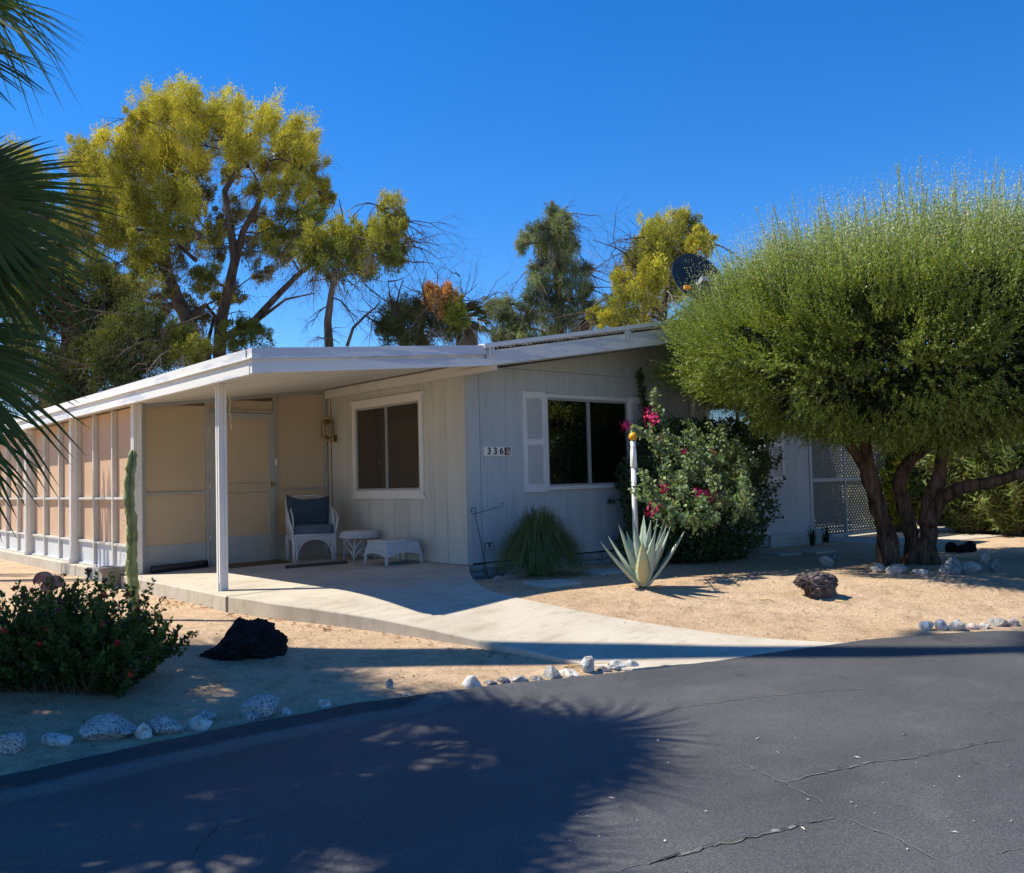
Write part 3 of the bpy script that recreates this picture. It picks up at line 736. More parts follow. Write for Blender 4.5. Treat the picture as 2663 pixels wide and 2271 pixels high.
ev(-1.753, -1.67, dz0, dz1, -.05, -.01); ev(-.935, -.853, dz0, dz1, -.05, -.01); ev(-1.67, -.935, dz1 - .07, dz1, -.05, -.01); ev(-1.67, -.935, dz0, dz0 + .06, -.05, -.01)
ev(-1.67, -.935, .955, .963, -.046, -.012); ev(-1.67, -.935, 1.08, 1.088, -.046, -.012)
door = b.build('door', 'alu_dull', house, .003)
b = MB(); ev(-1.67, -.935, .385, dz1 - .07, -.03, -.027); b.build('door_screen', 'screen_entry', door)
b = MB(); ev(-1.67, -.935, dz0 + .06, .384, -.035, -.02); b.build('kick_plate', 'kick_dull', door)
b = MB(); b.tube([(-.895, EYY - .05, 1.06), (-.895, EYY - .10, 1.06)], .012, 8); b.lathe((-.895, EYY - .10, 1.045), [(0, 0), (.02, .004), (.024, .015), (.02, .026), (0, .03)], 10); b.box((-.915, EYY - .056, 1.02), (-.875, EYY - .05, 1.10)); b.build('handle', 'brass', door)
b = MB(); b.box((-.848, EYY - .045, 1.315), (-.815, EYY - .03, 1.405)); b.build('bell_button', 'plate', house)
for z in (.35, 1.02, 1.75): b = MB(); b.tube([(-1.76, EYY - .055, z), (-1.76, EYY - .055, z + .07)], .009, 6); b.build('hinge', 'alu', door)
b = MB(); b.tube([(-.018, 3.10, .06), (-.018, 3.10, 2.25)], .006, 5); b.build('conduit', 'black_paint', house)
# room side of the house seen through the screens
b = MB(); b.box((-.03, 3.25, .06), (-.018, 14, 2.3)); b.build('inner_wall', 'siding_side', house)

# satellite dish on the roof (stands on it: own thing)
def dish():
    c = at(1411, 560, 11.6); loc = V((c.x, c.y, zt(c.x) - .03)); 
    t = thing('satellite_dish', loc, 'black satellite dish with an orange clip on the roof behind the big shrub tree', 'satellite dish')
    # dish opening faces away to the upper back; we see its concave face lit little
    nrm = V((-.38, -.80, .38)).normalized(); right = nrm.cross(V((0, 0, 1))).normalized(); up = right.cross(nrm).normalized(); cc = c
    b = MB(); vs = []; R = 8; N = 36; a_, b_ = .335, .36
    tilt = math.radians(-14)
    for i in range(R + 1):
        for k in range(N):
            th = 2 * PI * k / N; r = i / R
            x = r * a_ * math.cos(th); y = r * b_ * math.sin(th); X = x * math.cos(tilt) - y * math.sin(tilt); Y = x * math.sin(tilt) + y * math.cos(tilt)
            vs.append(cc + right * X + up * Y - nrm * (.07 * (1 - r * r)))
    fs = [(i * N + k, i * N + (k + 1) % N, (i + 1) * N + (k + 1) % N, (i + 1) * N + k) for i in range(R) for k in range(N)]
    vs2 = [v - nrm * .012 for v in vs]; M = len(vs)
    b.add(vs, fs, 0, True); b.add(vs2, [f[::-1] for f in fs], 0, True)
    e = [(R * N + k) for k in range(N)]; b.add([vs[i] for i in e] + [vs2[i] for i in e], [(k, N + k, N + (k + 1) % N, (k + 1) % N) for k in range(N)])
    b.build('reflector', 'dish', t)
    lp = cc + nrm * .38 - up * .34 + right * .16
    b = MB(); b.bar(cc - up * .22 - nrm * .05, lp, .028, .028); b.build('feed_arm', 'dish_arm', t)
    b = MB(); b.obox(lp, right * .05, up * .035, nrm * .05); b.build('receiver', 'dish_arm', t, .006)
    oc = at(1391, 582, 11.15); b = MB(); b.obox(oc, right * .045, up * .028, nrm * .015); b.build('clip', 'orange', t, .004)
    b = MB(); b.tube([loc, V((loc.x, loc.y, cc.z - .1)), cc - nrm * .09], .022, 8); b.obox(loc + V((0, 0, .01)), V((.1, 0, .016)), V((0, .1, 0)), V((0, 0, .006))); b.build('mast', 'dish_arm', t)
dish()

# ================================================================== PORCH THINGS
def lantern():
    c = V((-.13, 3.0, 1.80)); t = thing('wall_lantern', V((-.03, 2.98, 1.70)), 'brass carriage lantern with candle bulbs in the porch corner beside the screen wall', 'lamp')
    b = MB(); b.lathe((-.033, 2.97, 1.66), [(.0, 0)], 3) if 0 else None
    w, h0, h1 = .058, 1.70, 1.90
    for sx in (-1, 1):
        for sy in (-1, 1): b.box((c.x + sx * w - .005, c.y + sy * w - .005, h0), (c.x + sx * w + .005, c.y + sy * w + .005, h1))
    for z in (h0, h1 - .01): 
        b.box((c.x - w - .005, c.y - w - .005, z - .0002), (c.x + w + .005, c.y - w + .006, z + .0102)); b.box((c.x - w - .005, c.y + w - .006, z - .0002), (c.x + w + .005, c.y + w + .005, z + .0102))
        b.box((c.x - w - .004, c.y - w + .006, z), (c.x - w + .006, c.y + w - .006, z + .010)); b.box((c.x + w - .006, c.y - w + .006, z), (c.x + w + .004, c.y + w - .006, z + .010))
    b.build('cage', 'brass', t)
    b = MB(); b.lathe((c.x, c.y, 1.91), [(.085, 0), (.075, .012), (.05, .03), (.02, .045), (.018, .055), (.03, .062), (.028, .072), (.008, .082), (.004, .10), (0, .105)], 14); b.build('roof_cap', 'brass', t)
    b = MB(); b.lathe((c.x, c.y, 1.70), [(.06, 0), (.045, -.018), (.02, -.028), (.014, -.045), (.022, -.055), (.012, -.07), (0, -.075)], 14); b.build('finial', 'brass', t)
    b = MB(); b.tube([(c.x, c.y, 1.65), (c.x + .04, c.y - .01, 1.635), (c.x + .08, c.y - .02, 1.66), (c.x + .105, c.y - .025, 1.68)], .009, 8)
    b.lathe((0, 0, 0), [(0, 0)], 3) if 0 else None
    vs = [(-.02 - .012 * (1 - (k % 2) * .0), 2.97 + .045 * math.cos(2 * PI * k / 14), 1.68 + .06 * math.sin(2 * PI * k / 14)) for k in range(14)]
    b.add(vs + [(-.016, v[1], v[2]) for v in vs], [tuple(range(14))] + [(k, 14 + k, 14 + (k + 1) % 14, (k + 1) % 14) for k in range(14)]); b.build('wall_bracket', 'brass', t)
    b = MB(); b.tube([(c.x, c.y, 1.71), (c.x, c.y, 1.81)], .011, 8); b.lathe((c.x, c.y, 1.81), [(.011, 0), (.016, .015), (.012, .035), (0, .055)], 8)
    for dy in (-.03, .03): b.tube([(c.x, c.y + dy, 1.71), (c.x, c.y + dy, 1.78)], .009, 8)
    b.build('candle_bulb', 'amber_glass', t)
lantern()

def wicker_chair():
    X, Y, Z = -.655, 2.55, .055
    t = thing('wicker_armchair', V((X, Y, Z)), 'white wicker armchair with dark blue seat and back cushions in the porch corner', 'armchair')
    P = lambda x, y, z: V((X + x, Y + y, Z + z))
    w = .265; fy = -.26; by = .24
    for sx in (-1, 1):
        for (y, nm) in ((fy, 'leg'), (by, 'leg')):
            b = MB(); b.tube([P(sx * w, y, 0), P(sx * w, y, .33)], [.019, .021], 8)
            if y == fy: b.tube([P(sx * (w - .035), y - .004, .0), P(sx * (w - .03), y - .004, .33)], .014, 7)
            b.build(nm, 'wicker', t)
    b = MB(); b.tube([P(-w, fy, .335), P(w, fy, .335), P(w, by, .335), P(-w, by, .335), P(-w, fy, .335)], .016, 7); b.box(P(-w, fy, .325), P(w, by, .34)); b.build('seat_frame', 'wicker', t)
    # arched apron, front and sides
    def apron(fn, half, n=30):
        b = MB(); arch = []
        for i in range(n + 1):
            u = -half + 2 * half * i / n; za = .285 * math.sqrt(max(0, 1 - (abs(u) / (half - .01)) ** 2.4)) if abs(u) < half - .01 else 0
            arch.append((u, za))
        for i in range(n):
            u, za = arch[i]; u2, zb_ = arch[i + 1]
            lo = max(.22, 0) 
            a0, a1 = max(za, .0), max(zb_, .0); top = .33
            la, lb = max(a0, .21), max(a1, .21)
            b.add([fn(u, -.006) + V((0, 0, la)), fn(u2, -.006) + V((0, 0, lb)), fn(u2, -.006) + V((0, 0, top)), fn(u, -.006) + V((0, 0, top)), fn(u, .006) + V((0, 0, la)), fn(u2, .006) + V((0, 0, lb)), fn(u2, .006) + V((0, 0, top)), fn(u, .006) + V((0, 0, top))],
                  [(0, 1, 2, 3), (7, 6, 5, 4), (0, 4, 5, 1)])
            if i % 2 == 0: b.tube([fn(u, -.012) + V((0, 0, la)), fn(u, -.012) + V((0, 0, top))], .0045, 4)
        b.tube([fn(u, -.01) + V((0, 0, max(z, .005))) for u, z in arch], .011, 6)
        for s in (-1, 1):       # lattice in the lower spandrels
            for k in range(4):
                z = .07 + k * .04; u0 = half - .02; zz = z; ui = None
                uu = (half - .01) * (1 - min(.999, (z / .285)) ** 2) ** .42
                b.tube([fn(s * u0, -.006) + V((0, 0, z)), fn(s * min(uu, u0 - .01), -.006) + V((0, 0, z + .03))], .0045, 4)
                b.tube([fn(s * u0, -.008) + V((0, 0, z + .03)), fn(s * min(uu, u0 - .01), -.008) + V((0, 0, z))], .0045, 4)
        b.build('apron', 'wicker', t)
    apron(lambda u, o: P(u, fy + o, 0), w - .02)
    apron(lambda u, o: P(-w - o, (fy + by) / 2 + u, 0), .24); apron(lambda u, o: P(w + o, (fy + by) / 2 + u, 0), .24)
    for sx in (-1, 1):
        b = MB()
        out = [P(sx * w, fy, .33), P(sx * (w + .02), fy - .0, .42), P(sx * (w + .052), fy + .03, .535), P(sx * (w + .045), fy + .12, .61), P(sx * (w + .02), by - .1, .70), P(sx * w, by, .79)]
        inn = [P(sx * w, fy, .33), P(sx * (w - .0), fy + .02, .56), P(sx * (w + .0), by - .05, .76)]
        b.tube(out, .013, 7); b.tube([P(sx * w, fy + .02, .33), P(sx * (w - .002), fy + .05, .56), P(sx * (w), fy + .2, .68)], .012, 7)
        for k in range(9):
            y = fy + .02 + (by - fy - .04) * k / 8; zz = .33; zt_ = .55 + .2 * (k / 8); b.tube([P(sx * w, y, zz), P(sx * (w + .04 * (1 - k / 10)), y + .02, zt_)], .006, 5)
            b.tube([P(sx * w, y, zz), P(sx * (w + .04 * (1 - k / 10)), min(y + .09, by), zt_ - .02)], .005, 5)
        b.build('arm', 'wicker', t)
    b = MB(); b.tube([P(-w, by, .33), P(-w, by + .05, .79), P(-w * .5, by + .07, .83), P(0, by + .075, .84), P(w * .5, by + .07, .83), P(w, by + .05, .79), P(w, by, .33)], .014, 7)
    for k in range(17): x = -w + .02 + k * (2 * w - .04) / 16; b.tube([P(x, by, .33), P(x, by + .055, .81)], .006, 5)
    b.build('backrest', 'wicker', t)
    def cushion(name, c, hx, hy, hz, mat, ears=0):
        bm = bmesh.new(); bmesh.ops.create_cube(bm, size=2); bmesh.ops.subdivide_edges(bm, edges=bm.edges[:], cuts=9, use_grid_fill=True)
        vs = []; idx = {}
        for v in bm.verts:
            x, y, z = v.co; 
            puff = (1 - .22 * (abs(x) ** 4)) * (1 - .22 * (abs(z) ** 4)) if ears else (1 - .15 * abs(x) ** 6) * (1 - .15 * abs(y) ** 6)
            if ears:
                e = max(0, x * -1 - .55) * max(0, z - .3) * .42 + max(0, x - .6) * max(0, z - .4) * .15
                sag = -.13 * (1 - x * x) * max(0, z) ** 2
                p = P(c[0] + x * hx * (1 + .05 * z), c[1] + y * hy * puff + .09 * z * hz, c[2] + z * hz + e * .35 + sag * hz + .012 * noise.noise(V((x * 3, y * 2, z * 3))))
            else: p = P(c[0] + x * hx, c[1] + y * hy, c[2] + z * hz * puff + .008 * noise.noise(V((x * 3, y * 3, z))))
            vs.append(p); idx[v.index] = len(vs) - 1
        b = MB(); b.add(vs, [[v.index for v in f.verts] for f in bm.faces], 0, True); bm.free(); b.build(name, mat, t)
    cushion('seat_cushion', (0, -.02, .405), .245, .245, .065, 'cushion_seat')
    cushion('back_cushion', (0.0, .13, .63), .262, .07, .185, 'cushion', 1)
wicker_chair()
bpy.data.objects['wicker_armchair'].rotation_euler.z = math.radians(-17)
def wicker_stool():
    c = V((-.27, 1.96, .062)); t = thing('wicker_side_table', c, 'small round white wicker table between the armchair and the square footstool', 'side table')
    b = MB(); n = 28; vs = []
    b.lathe(c, [(0, .37), (.20, .37), (.222, .362), (.235, .345), (.25, .29), (.242, .285), (.20, .30), (0, .31)], 32); b.build('table_top', 'wicker', t)
    b = MB()
    for k in range(48): a = 2 * PI * k / 48; b.tube([c + V((.236 * math.cos(a), .236 * math.sin(a), .345)), c + V((.252 * math.cos(a), .252 * math.sin(a), .286))], .006, 4)
    b.tube([c + V((.25 * math.cos(2 * PI * k / 32), .25 * math.sin(2 * PI * k / 32), .287)) for k in range(33)], .008, 6); b.build('skirt', 'wicker', t)
    for k in range(4):
        a = math.radians(40 + 90 * k) + PI; d = V((math.cos(a), math.sin(a), 0)); s = V((-d.y, d.x, 0))
        b = MB(); b.tube([c + d * .215, c + d * .195 + V((0, 0, .12)), c + d * .18 + V((0, 0, .29))], [.014, .013, .012], 7)
        for sg in (-1, 1):
            b.tube([c + d * .20 + V((0, 0, .13)), c + d * .19 + s * sg * .05 + V((0, 0, .20)), c + d * .16 + s * sg * .12 + V((0, 0, .29))], .009, 6)
            b.tube([c + d * .205 + V((0, 0, .03)), c + d * .18 + s * sg * .06 + V((0, 0, .12)), c + d * .13 + s * sg * .13 + V((0, 0, .16))], .009, 6)
        b.build('leg', 'wicker', t)
    b = MB(); b.tube([c + V((.09 * math.cos(2 * PI * k / 20), .09 * math.sin(2 * PI * k / 20), .15)) for k in range(21)], .008, 6)
    for k in range(4):
        a = math.radians(85 + 90 * k); d = V((math.cos(a), math.sin(a), 0)); s = V((-d.y, d.x, 0)); cc = c + d * .165 + V((0, 0, .225))
        b.tube([cc + s * .05 * math.cos(2 * PI * q / 14) + V((0, 0, .055 * math.sin(2 * PI * q / 14))) for q in range(15)], .007, 5)
    b.build('ring', 'wicker', t)
wicker_stool()
def ottoman():
    x0, x1, y0, y1 = -.60, -.075, .80, 1.31; c = V(((x0 + x1) / 2, (y0 + y1) / 2, .058))
    t = thing('wicker_footstool', c, 'low square white wicker footstool nearest the house corner on the porch', 'footstool')
    hx, hy = (x1 - x0) / 2, (y1 - y0) / 2
    for sx in (-1, 1):
        for sy in (-1, 1):
            b = MB(); b.tube([c + V((sx * (hx - .01), sy * (hy - .01), 0)), c + V((sx * (hx - .03), sy * (hy - .03), .15))], [.020, .024], 8); b.build('leg', 'wicker', t)
    b = MB()
    for (ux, uy, nx, ny, half, off) in ((1, 0, 0, -1, hx, hy), (1, 0, 0, 1, hx, hy), (0, 1, -1, 0, hy, hx), (0, 1, 1, 0, hy, hx)):
        n = 26; vs = []; arch = []
        for i in range(n + 1):
            u = -1 + 2 * i / n; zlow = .10 + .05 * math.cos(u * PI / 2) ** .8 if abs(u) < 1 else .10
            def q(z, u=u): k = .045 * (z - .1) / .19; return c + V((ux, uy, 0)) * u * (half - k) + V((nx, ny, 0)) * (off - k) + V((0, 0, z))
            vs += [q(zlow), q(.27)]; arch.append(q(zlow) + V((nx, ny, 0)) * .004)
            if i % 2: b.tube([q(zlow) + V((nx, ny, 0)) * .002, q(.27) + V((nx, ny, 0)) * .002], .0048, 4)
        b.add(vs, [(2 * i, 2 * i + 2, 2 * i + 3, 2 * i + 1) for i in range(n)]); b.tube(arch, .011, 6)
    b.build('skirt', 'wicker', t)
    b = MB(); h2, k2 = hx - .04, hy - .04; N = 14; vs = []
    for i in range(N + 1):
        for j in range(N + 1):
            u, v = -1 + 2 * i / N, -1 + 2 * j / N; vs.append(c + V((u * h2, v * k2, .275 + .022 * (1 - u ** 4) * (1 - v ** 4) + .006 * noise.noise(V((u * 6, v * 6, 3))))))
    b.add(vs, [(i * (N + 1) + j, (i + 1) * (N + 1) + j, (i + 1) * (N + 1) + j + 1, i * (N + 1) + j + 1) for i in range(N) for j in range(N)], 0, True)
    b.tube([c + V((a * h2, d * k2, .278)) for a, d in ((-1, -1), (1, -1), (1, 1), (-1, 1), (-1, -1))], .014, 7); b.build('seat', 'wicker', t)
ottoman()
# dark board, black rubber strip, brown door mat, hanging cord
b = MB(); p, q = V((-1.33, 1.92, .045)), V((-.62, 1.68, .062)); b.bar(p, q, .13, .04); tag(b.build('wooden_board', 'dark_wood', bevel=.004), 'dark flat board lying on the porch slab in front of the armchair', 'board')
b = MB(); b.tube([(-2.55, 3.05, .05), (-2.3, 3.07, .055), (-2.05, 3.09, .06), (-1.83, 3.12, .07)], .045, 9); b.bar((-2.56, 3.03, .012), (-1.83, 3.1, .028), .12, .018); tag(b.build('draught_roll', 'rubber_gap_black'), 'black rubber roll lying along the foot of the left screen panel', 'floor roll')
b = MB(); b.add([(-1.75, 2.62, sz(-1.75) + .006), (-.95, 2.52, sz(-.95) + .006), (-.9, 3.0, sz(-.9) + .006), (-1.7, 3.1, sz(-1.7) + .006), (-1.75, 2.62, sz(-1.75) + .014), (-.95, 2.52, sz(-.95) + .014), (-.9, 3.0, sz(-.9) + .014), (-1.7, 3.1, sz(-1.7) + .014)], [(0, 3, 2, 1), (4, 5, 6, 7), (0, 1, 5, 4), (1, 2, 6, 5), (2, 3, 7, 6), (3, 0, 4, 7)])
tag(b.build('door_mat', 'brown_mat'), 'worn brown mat lying in front of the screen door', 'mat')
b = MB(); pts = [(-2.62, .60, 2.09), (-2.60, .62, 2.03), (-2.57, .63, 1.97), (-2.565, .62, 1.90), (-2.575, .63, 1.82), (-2.56, .62, 1.76), (-2.565, .61, 1.70), (-2.555, .615, 1.62)]
b.tube(pts, .004, 5); b.tube([pts[6], (-2.575, .60, 1.685), (-2.58, .61, 1.70), pts[6]], .004, 5); tag(b.build('hanging_cord', 'cord'), 'thin pale cord hanging from the porch ceiling behind the front post', 'cord')
# half-round dark dish leaning on the slab edge
b = MB(); c = V((-2.885, 2.70, -.165)); vs = [c + V((0, .12 * math.cos(PI * k / 14), .17 * math.sin(PI * k / 14))) for k in range(15)]; b.prism(vs, (0, 0, 0), (-.03, 0, 0))
o = b.build('arched_tile', 'pot'); tag(o, 'small dark half round tile leaning against the porch slab edge beside the grey pot', 'tile')
bm = bmesh.new(); bm.from_mesh(o.data); bmesh.ops.recalc_face_normals(bm, faces=bm.faces); bm.to_mesh(o.data); bm.free()

# house number, small plaque
def text_mesh(txt, size, loc, name, mat, parent, ex=.003):
    cu = bpy.data.curves.new(name, 'FONT'); cu.body = txt; cu.size = size; cu.extrude = ex; cu.align_x = 'CENTER'; cu.align_y = 'CENTER'; cu.offset = .0018
    o = bpy.data.objects.new(name, cu); COL.objects.link(o); dg = bpy.context.evaluated_depsgraph_get(); dg.update()
    me = bpy.data.meshes.new_from_object(o.evaluated_get(dg)); bpy.data.objects.remove(o)
    me.transform(Matrix.Rotation(PI / 2, 4, 'X')); og = origin_of(parent); me.transform(Matrix.Translation(V(loc) - og))
    me.materials.clear(); me.materials.append(MATS[mat]); m = bpy.data.objects.new(name, me); COL.objects.link(m); m.parent = parent; return m
hn = thing('house_number', (.46, -.016, 1.38), 'white tile plaque reading 336 with a dark picture tile, on the grey front wall', 'house number')
b = MB(); b.box((.248, -.035, 1.325), (.672, -.018, 1.437)); b.build('frame', 'plate', hn, .004)
for k in range(3): 
    b = MB(); b.box((.272 + k * .094, -.041, 1.338), (.360 + k * .094, -.036, 1.426)); b.build('number_tile', 'plate', hn, .002)
    text_mesh('336'[k], .112, (.316 + k * .094, -.044, 1.381), 'numeral', 'black_paint', hn)
b = MB(); b.box((.556, -.041, 1.336), (.648, -.036, 1.428)); b.build('picture_tile', 'maroon', hn, .002)
b = MB()
for (x, z, w_, h_) in ((.585, 1.40, .02, .009), (.603, 1.411, .03, .007), (.618, 1.392, .018, .016), (.595, 1.38, .035, .006), (.625, 1.372, .012, .02), (.585, 1.362, .012, .012), (.607, 1.357, .02, .014), (.632, 1.352, .01, .02), (.57, 1.378, .01, .006)):
    b.obox((x, -.0425, z), (w_ / 2, 0, w_ * .12), (0, .001, 0), (-h_ * .15, 0, h_ / 2))
b.build('picture', 'plate', hn)
sg = thing('wall_plaque', (.30, -.016, .265), 'tiny maroon and white plaque low on the grey front wall near the house corner', 'plaque')
b = MB(); b.box((.232, -.026, .222), (.364, -.018, .31)); b.build('plate', 'maroon', sg, .002)
b = MB(); 
for i in range(5):
    for j in range(3):
        if (i, j) in ((2, 2), (2, 1)): continue
        b.box((.241 + i * .0235, -.0285, .230 + j * .0245), (.259 + i * .0235, -.0265, .249 + j * .0245))
b.build('lettering', 'plate', sg)

# garden flag holder
base = V((.23, -.10, soil(.23, -.1))); fs_ = thing('flag_stand', base, 'thin black wire garden flag holder without a flag leaning at the house corner', 'flag holder')
T0 = V((.03, -.13, .66)); b = MB(); b.tube([base - V((0, 0, .03)), T0 + V((-.015, 0, .0))], .0045, 6)
loop = [T0 + V((-.035 + .035 * math.cos(a), 0, .035 + .035 * math.sin(a))) for a in [(-PI / 2 + .5) + 2 * PI * k / 16 for k in range(17)]]; b.tube(loop, .0045, 6); b.build('stake', 'iron', fs_)
b = MB(); E_ = V((.385, -.16, .73)); b.tube([T0 + V((-.035, 0, .0)), T0 + V((.04, 0, .012)), E_, E_ + V((.022, 0, .012)), E_ + V((.026, 0, .03)), E_ + V((.012, 0, .042)), E_ + V((.0, 0, .035))], .004, 6); b.build('arm', 'iron', fs_)

# ================================================================== ROCKS
def rock_mesh(name, c, dims, mat, seed, rough=.25, sub=3, freq=1.6, ridged=0, yaw=0, flat=.0, parent=None, profile=None):
    bm = bmesh.new(); bmesh.ops.create_icosphere(bm, subdivisions=sub, radius=1.0)
    og = V((seed * 3.7, seed * 1.3, seed * 7.1)); rot = Matrix.Rotation(yaw, 3, 'Z')
    for v in bm.verts:
        p = v.co.copy(); n1 = noise.noise(p * freq + og); n2 = noise.noise(p * freq * 3 + og)
        k = 1 + rough * n1 + rough * .4 * n2
        if ridged:
            n3 = abs(noise.noise(p * freq * 2.2 + og)); n4 = abs(noise.noise(p * freq * 5 + og)); n5 = noise.noise(p * freq * 11 + og)
            k += ridged * (.5 - n3 * 2.2) + ridged * .5 * (.3 - n4) + ridged * .28 * n5
        # facet clipping
        p = p * k
        rs = random.Random(seed)
        for _ in range(9):
            nn = V((rs.uniform(-1, 1), rs.uniform(-1, 1), rs.uniform(-.6, 1))).normalized(); lim = rs.uniform(.55, .80)
            if not ridged:
                dd = p.dot(nn)
                if dd > lim: p -= nn * (dd - lim) * .96
        if profile: p = profile(p)
        v.co = p
    lo = V([min(v.co[i] for v in bm.verts) for i in range(3)]); hi = V([max(v.co[i] for v in bm.verts) for i in range(3)])
    for v in bm.verts:
        q = V([(v.co[i] - (lo[i] + hi[i]) / 2) / (hi[i] - lo[i]) * dims[i] for i in range(3)]); v.co = rot @ q + V(c) + V((0, 0, dims[2] * .38))
    me = bpy.data.meshes.new(name)
    og_ = origin_of(parent) if parent else V(c)
    for v in bm.verts: v.co -= og_
    bm.to_mesh(me); bm.free(); me.materials.append(MATS[mat])
    me.polygons.foreach_set('use_smooth', [bool(ridged) or sub < 3 and False] * len(me.polygons))
    o = bpy.data.objects.new(name, me); COL.objects.link(o)
    if parent: o.parent = parent
    else: o.location = og_
    return o
YAW = math.atan2(-.647, .762)      # rocks laid roughly parallel to the street
STONES = [  # photo x, base y, width px, height px, material, label
 (21, 1531, 58, 39, 'granite', 'rounded speckled grey border stone at the far left end of the road edge'),
 (110, 1514, 74, 20, 'quartz', 'flat whitish border stone second from the left along the road edge'),
 (223, 1503, 97, 47, 'granite', 'largest speckled grey boulder of the left road border, sloping to the left'),
 (290, 1501, 34, 32, 'quartz', 'small pale stone squeezed between the two speckled boulders at the road edge'),
 (338, 1492, 68, 35, 'granite', 'rounded speckled grey stone just left of the bright white angular stone'),
 (402, 1486, 58, 31, 'quartz', 'bright white angular stone at the road edge right of the speckled rounded stone'),
 (418, 1463, 40, 20, 'granite', 'small rough stone perched behind the bright white angular stone'),
 (530, 1456, 74, 41, 'granite', 'humped speckled boulder with a hollow side, standing alone in the shaded border'),
 (507, 1467, 34, 22, 'granite', 'small speckled stone at the left foot of the humped boulder'),
 (578, 1456, 24, 19, 'quartz', 'small pointed white stone at the right foot of the humped boulder'),
 (657, 1442, 31, 22, 'quartz', 'small pointed pale stone alone in the shaded middle of the border'),
 (684, 1440, 16, 11, 'quartz', 'tiny pale pebble beside the lone pointed stone'),
 (789, 1399, 19, 21, 'river', 'small upright tan stone standing on the sand behind the road border'),
 (824, 1418, 38, 13, 'darkstone', 'flat dark grey block half sunk at the shaded road edge'),
 (862, 1415, 24, 10, 'river', 'low tan stone half buried right of the flat dark block'),
 (896, 1413, 33, 14, 'quartz', 'low whitish stone left of the big white quartz stone'),
 (959, 1405, 40, 32, 'quartz', 'big white quartz stone at the left end of the row by the walk'),
 (997, 1403, 31, 21, 'darkstone', 'dark grey stone touching the right side of the big white quartz stone'),
 (1023, 1395, 27, 20, 'darkstone', 'second dark stone right of the big white quartz stone'),
 (1055, 1391, 36, 20, 'river', 'tan brown stone in the middle of the row by the walk'),
 (1087, 1388, 30, 16, 'darkstone', 'low grey block in the middle of the row by the walk'),
 (1123, 1384, 36, 31, 'river', 'tall brownish wedge stone in the row left of the walk'),
 (1162, 1379, 44, 20, 'quartz', 'long low whitish stone in the row left of the walk'),
 (1195, 1367, 30, 33, 'quartz', 'tall pointed white stone near the end of the walk'),
 (1229, 1365, 29, 14, 'darkstone', 'low grey stone between the pointed white stone and the white pair'),
 (1254, 1360, 36, 21, 'quartz', 'white angular stone second from the end by the walk'),
 (1286, 1361, 26, 22, 'quartz', 'blocky white stone at the end of the row beside the walk'),
 (1887, 1281, 30, 20, 'quartz', 'white stone at the left end of the far right road border'),
 (1915, 1281, 26, 23, 'quartz', 'blocky white stone second in the far right road border'),
 (1949, 1281, 36, 23, 'quartz', 'wide triangular white stone third in the far right road border'),
 (1977, 1278, 28, 14, 'pinkstone', 'low pinkish stone in the far right road border'),
 (2002, 1277, 24, 14, 'quartz', 'low white stone right of the pinkish one in the far right border'),
 (2033, 1272, 36, 18, 'river', 'wide greyish stone near the right picture edge of the road border'),
 (2060, 1271, 24, 16, 'pinkstone', 'pinkish stone at the right picture edge of the road border'),
 (1681, 1150, 32, 22, 'river', 'light grey stone at the left end of the ring round the tree'),
 (1697, 1137, 22, 13, 'darkstone', 'small dark stone behind the left end of the tree ring'),
 (1788, 1162, 35, 19, 'river', 'grey stone in front of the left foot of the tree'),
 (1826, 1165, 39, 20, 'river', 'rounded tan grey stone in front of the tree trunks'),
 (1873, 1166, 31, 11, 'quartz', 'flat pale stone in front of the right tree trunk'),
 (1936, 1167, 46, 35, 'darkstone', 'largest round grey stone of the ring round the tree'),
 (1979, 1162, 40, 22, 'river', 'pointed grey stone right of the largest round tree ring stone'),
 (2020, 1159, 26, 25, 'darkstone', 'upright grey stone at the right end of the tree ring'),
 (1999, 1142, 20, 18, 'river', 'small grey stone behind the right end of the tree ring'),
]
for i, (x, y, w, h, mt, lab) in enumerate(STONES):
    p = onfn(x, y - 3, soil); dep = (np.array(p) - CAMV) @ (R3 @ np.array([0, 0, -1.0])); W = w / pxm(dep); H = h / pxm(dep) * 1.0
    o = rock_mesh('border_stone' if i < 34 else 'ring_stone', p + V((.02, .03 + W * .2, -.008)), (W * 1.06, W * random.uniform(.65, .9), H * 1.22), mt, i + 1, .28 if mt != 'granite' else .18, 3 if W > .12 else 2, 1.3, yaw=YAW + random.uniform(-.2, .2))
    tag(o, lab, 'stone', 'stones bordering the road' if i < 34 else 'stones ringing the tree')
def blackprof(p):
    # slope down to the left, blocky high right end
    t = (p.x + 1) / 2; p.z = max(-.55, p.z); p.z = (p.z + .55) * (.50 + .65 * sstep((t - .12) / .42) + .40 * max(0, t - .6)) - .55; return p
p = onfn(492, 1332, soil); o = rock_mesh('black_rock', p + V((.03, .10, -.02)), (.70, .42, .36), 'lava_black', 51, .22, 6, 1.5, .20, YAW, profile=blackprof); tag(o, 'big jet black rough rock on the sand beside the flowering bush', 'rock')
def lavaprof(p):
    if p.x < -.45: p.z = p.z * .62 + .42
    if -.5 < p.x < -.3: p.z *= .9
    return p
p = onfn(1662, 1211, soil); o = rock_mesh('lava_rock', p + V((.02, .06, -.01)), (.43, .28, .30), 'lava', 77, .22, 6, 1.5, .24, YAW, profile=lavaprof); tag(o, 'purplish brown lava rock alone on the sunlit sand right of the agave', 'rock')
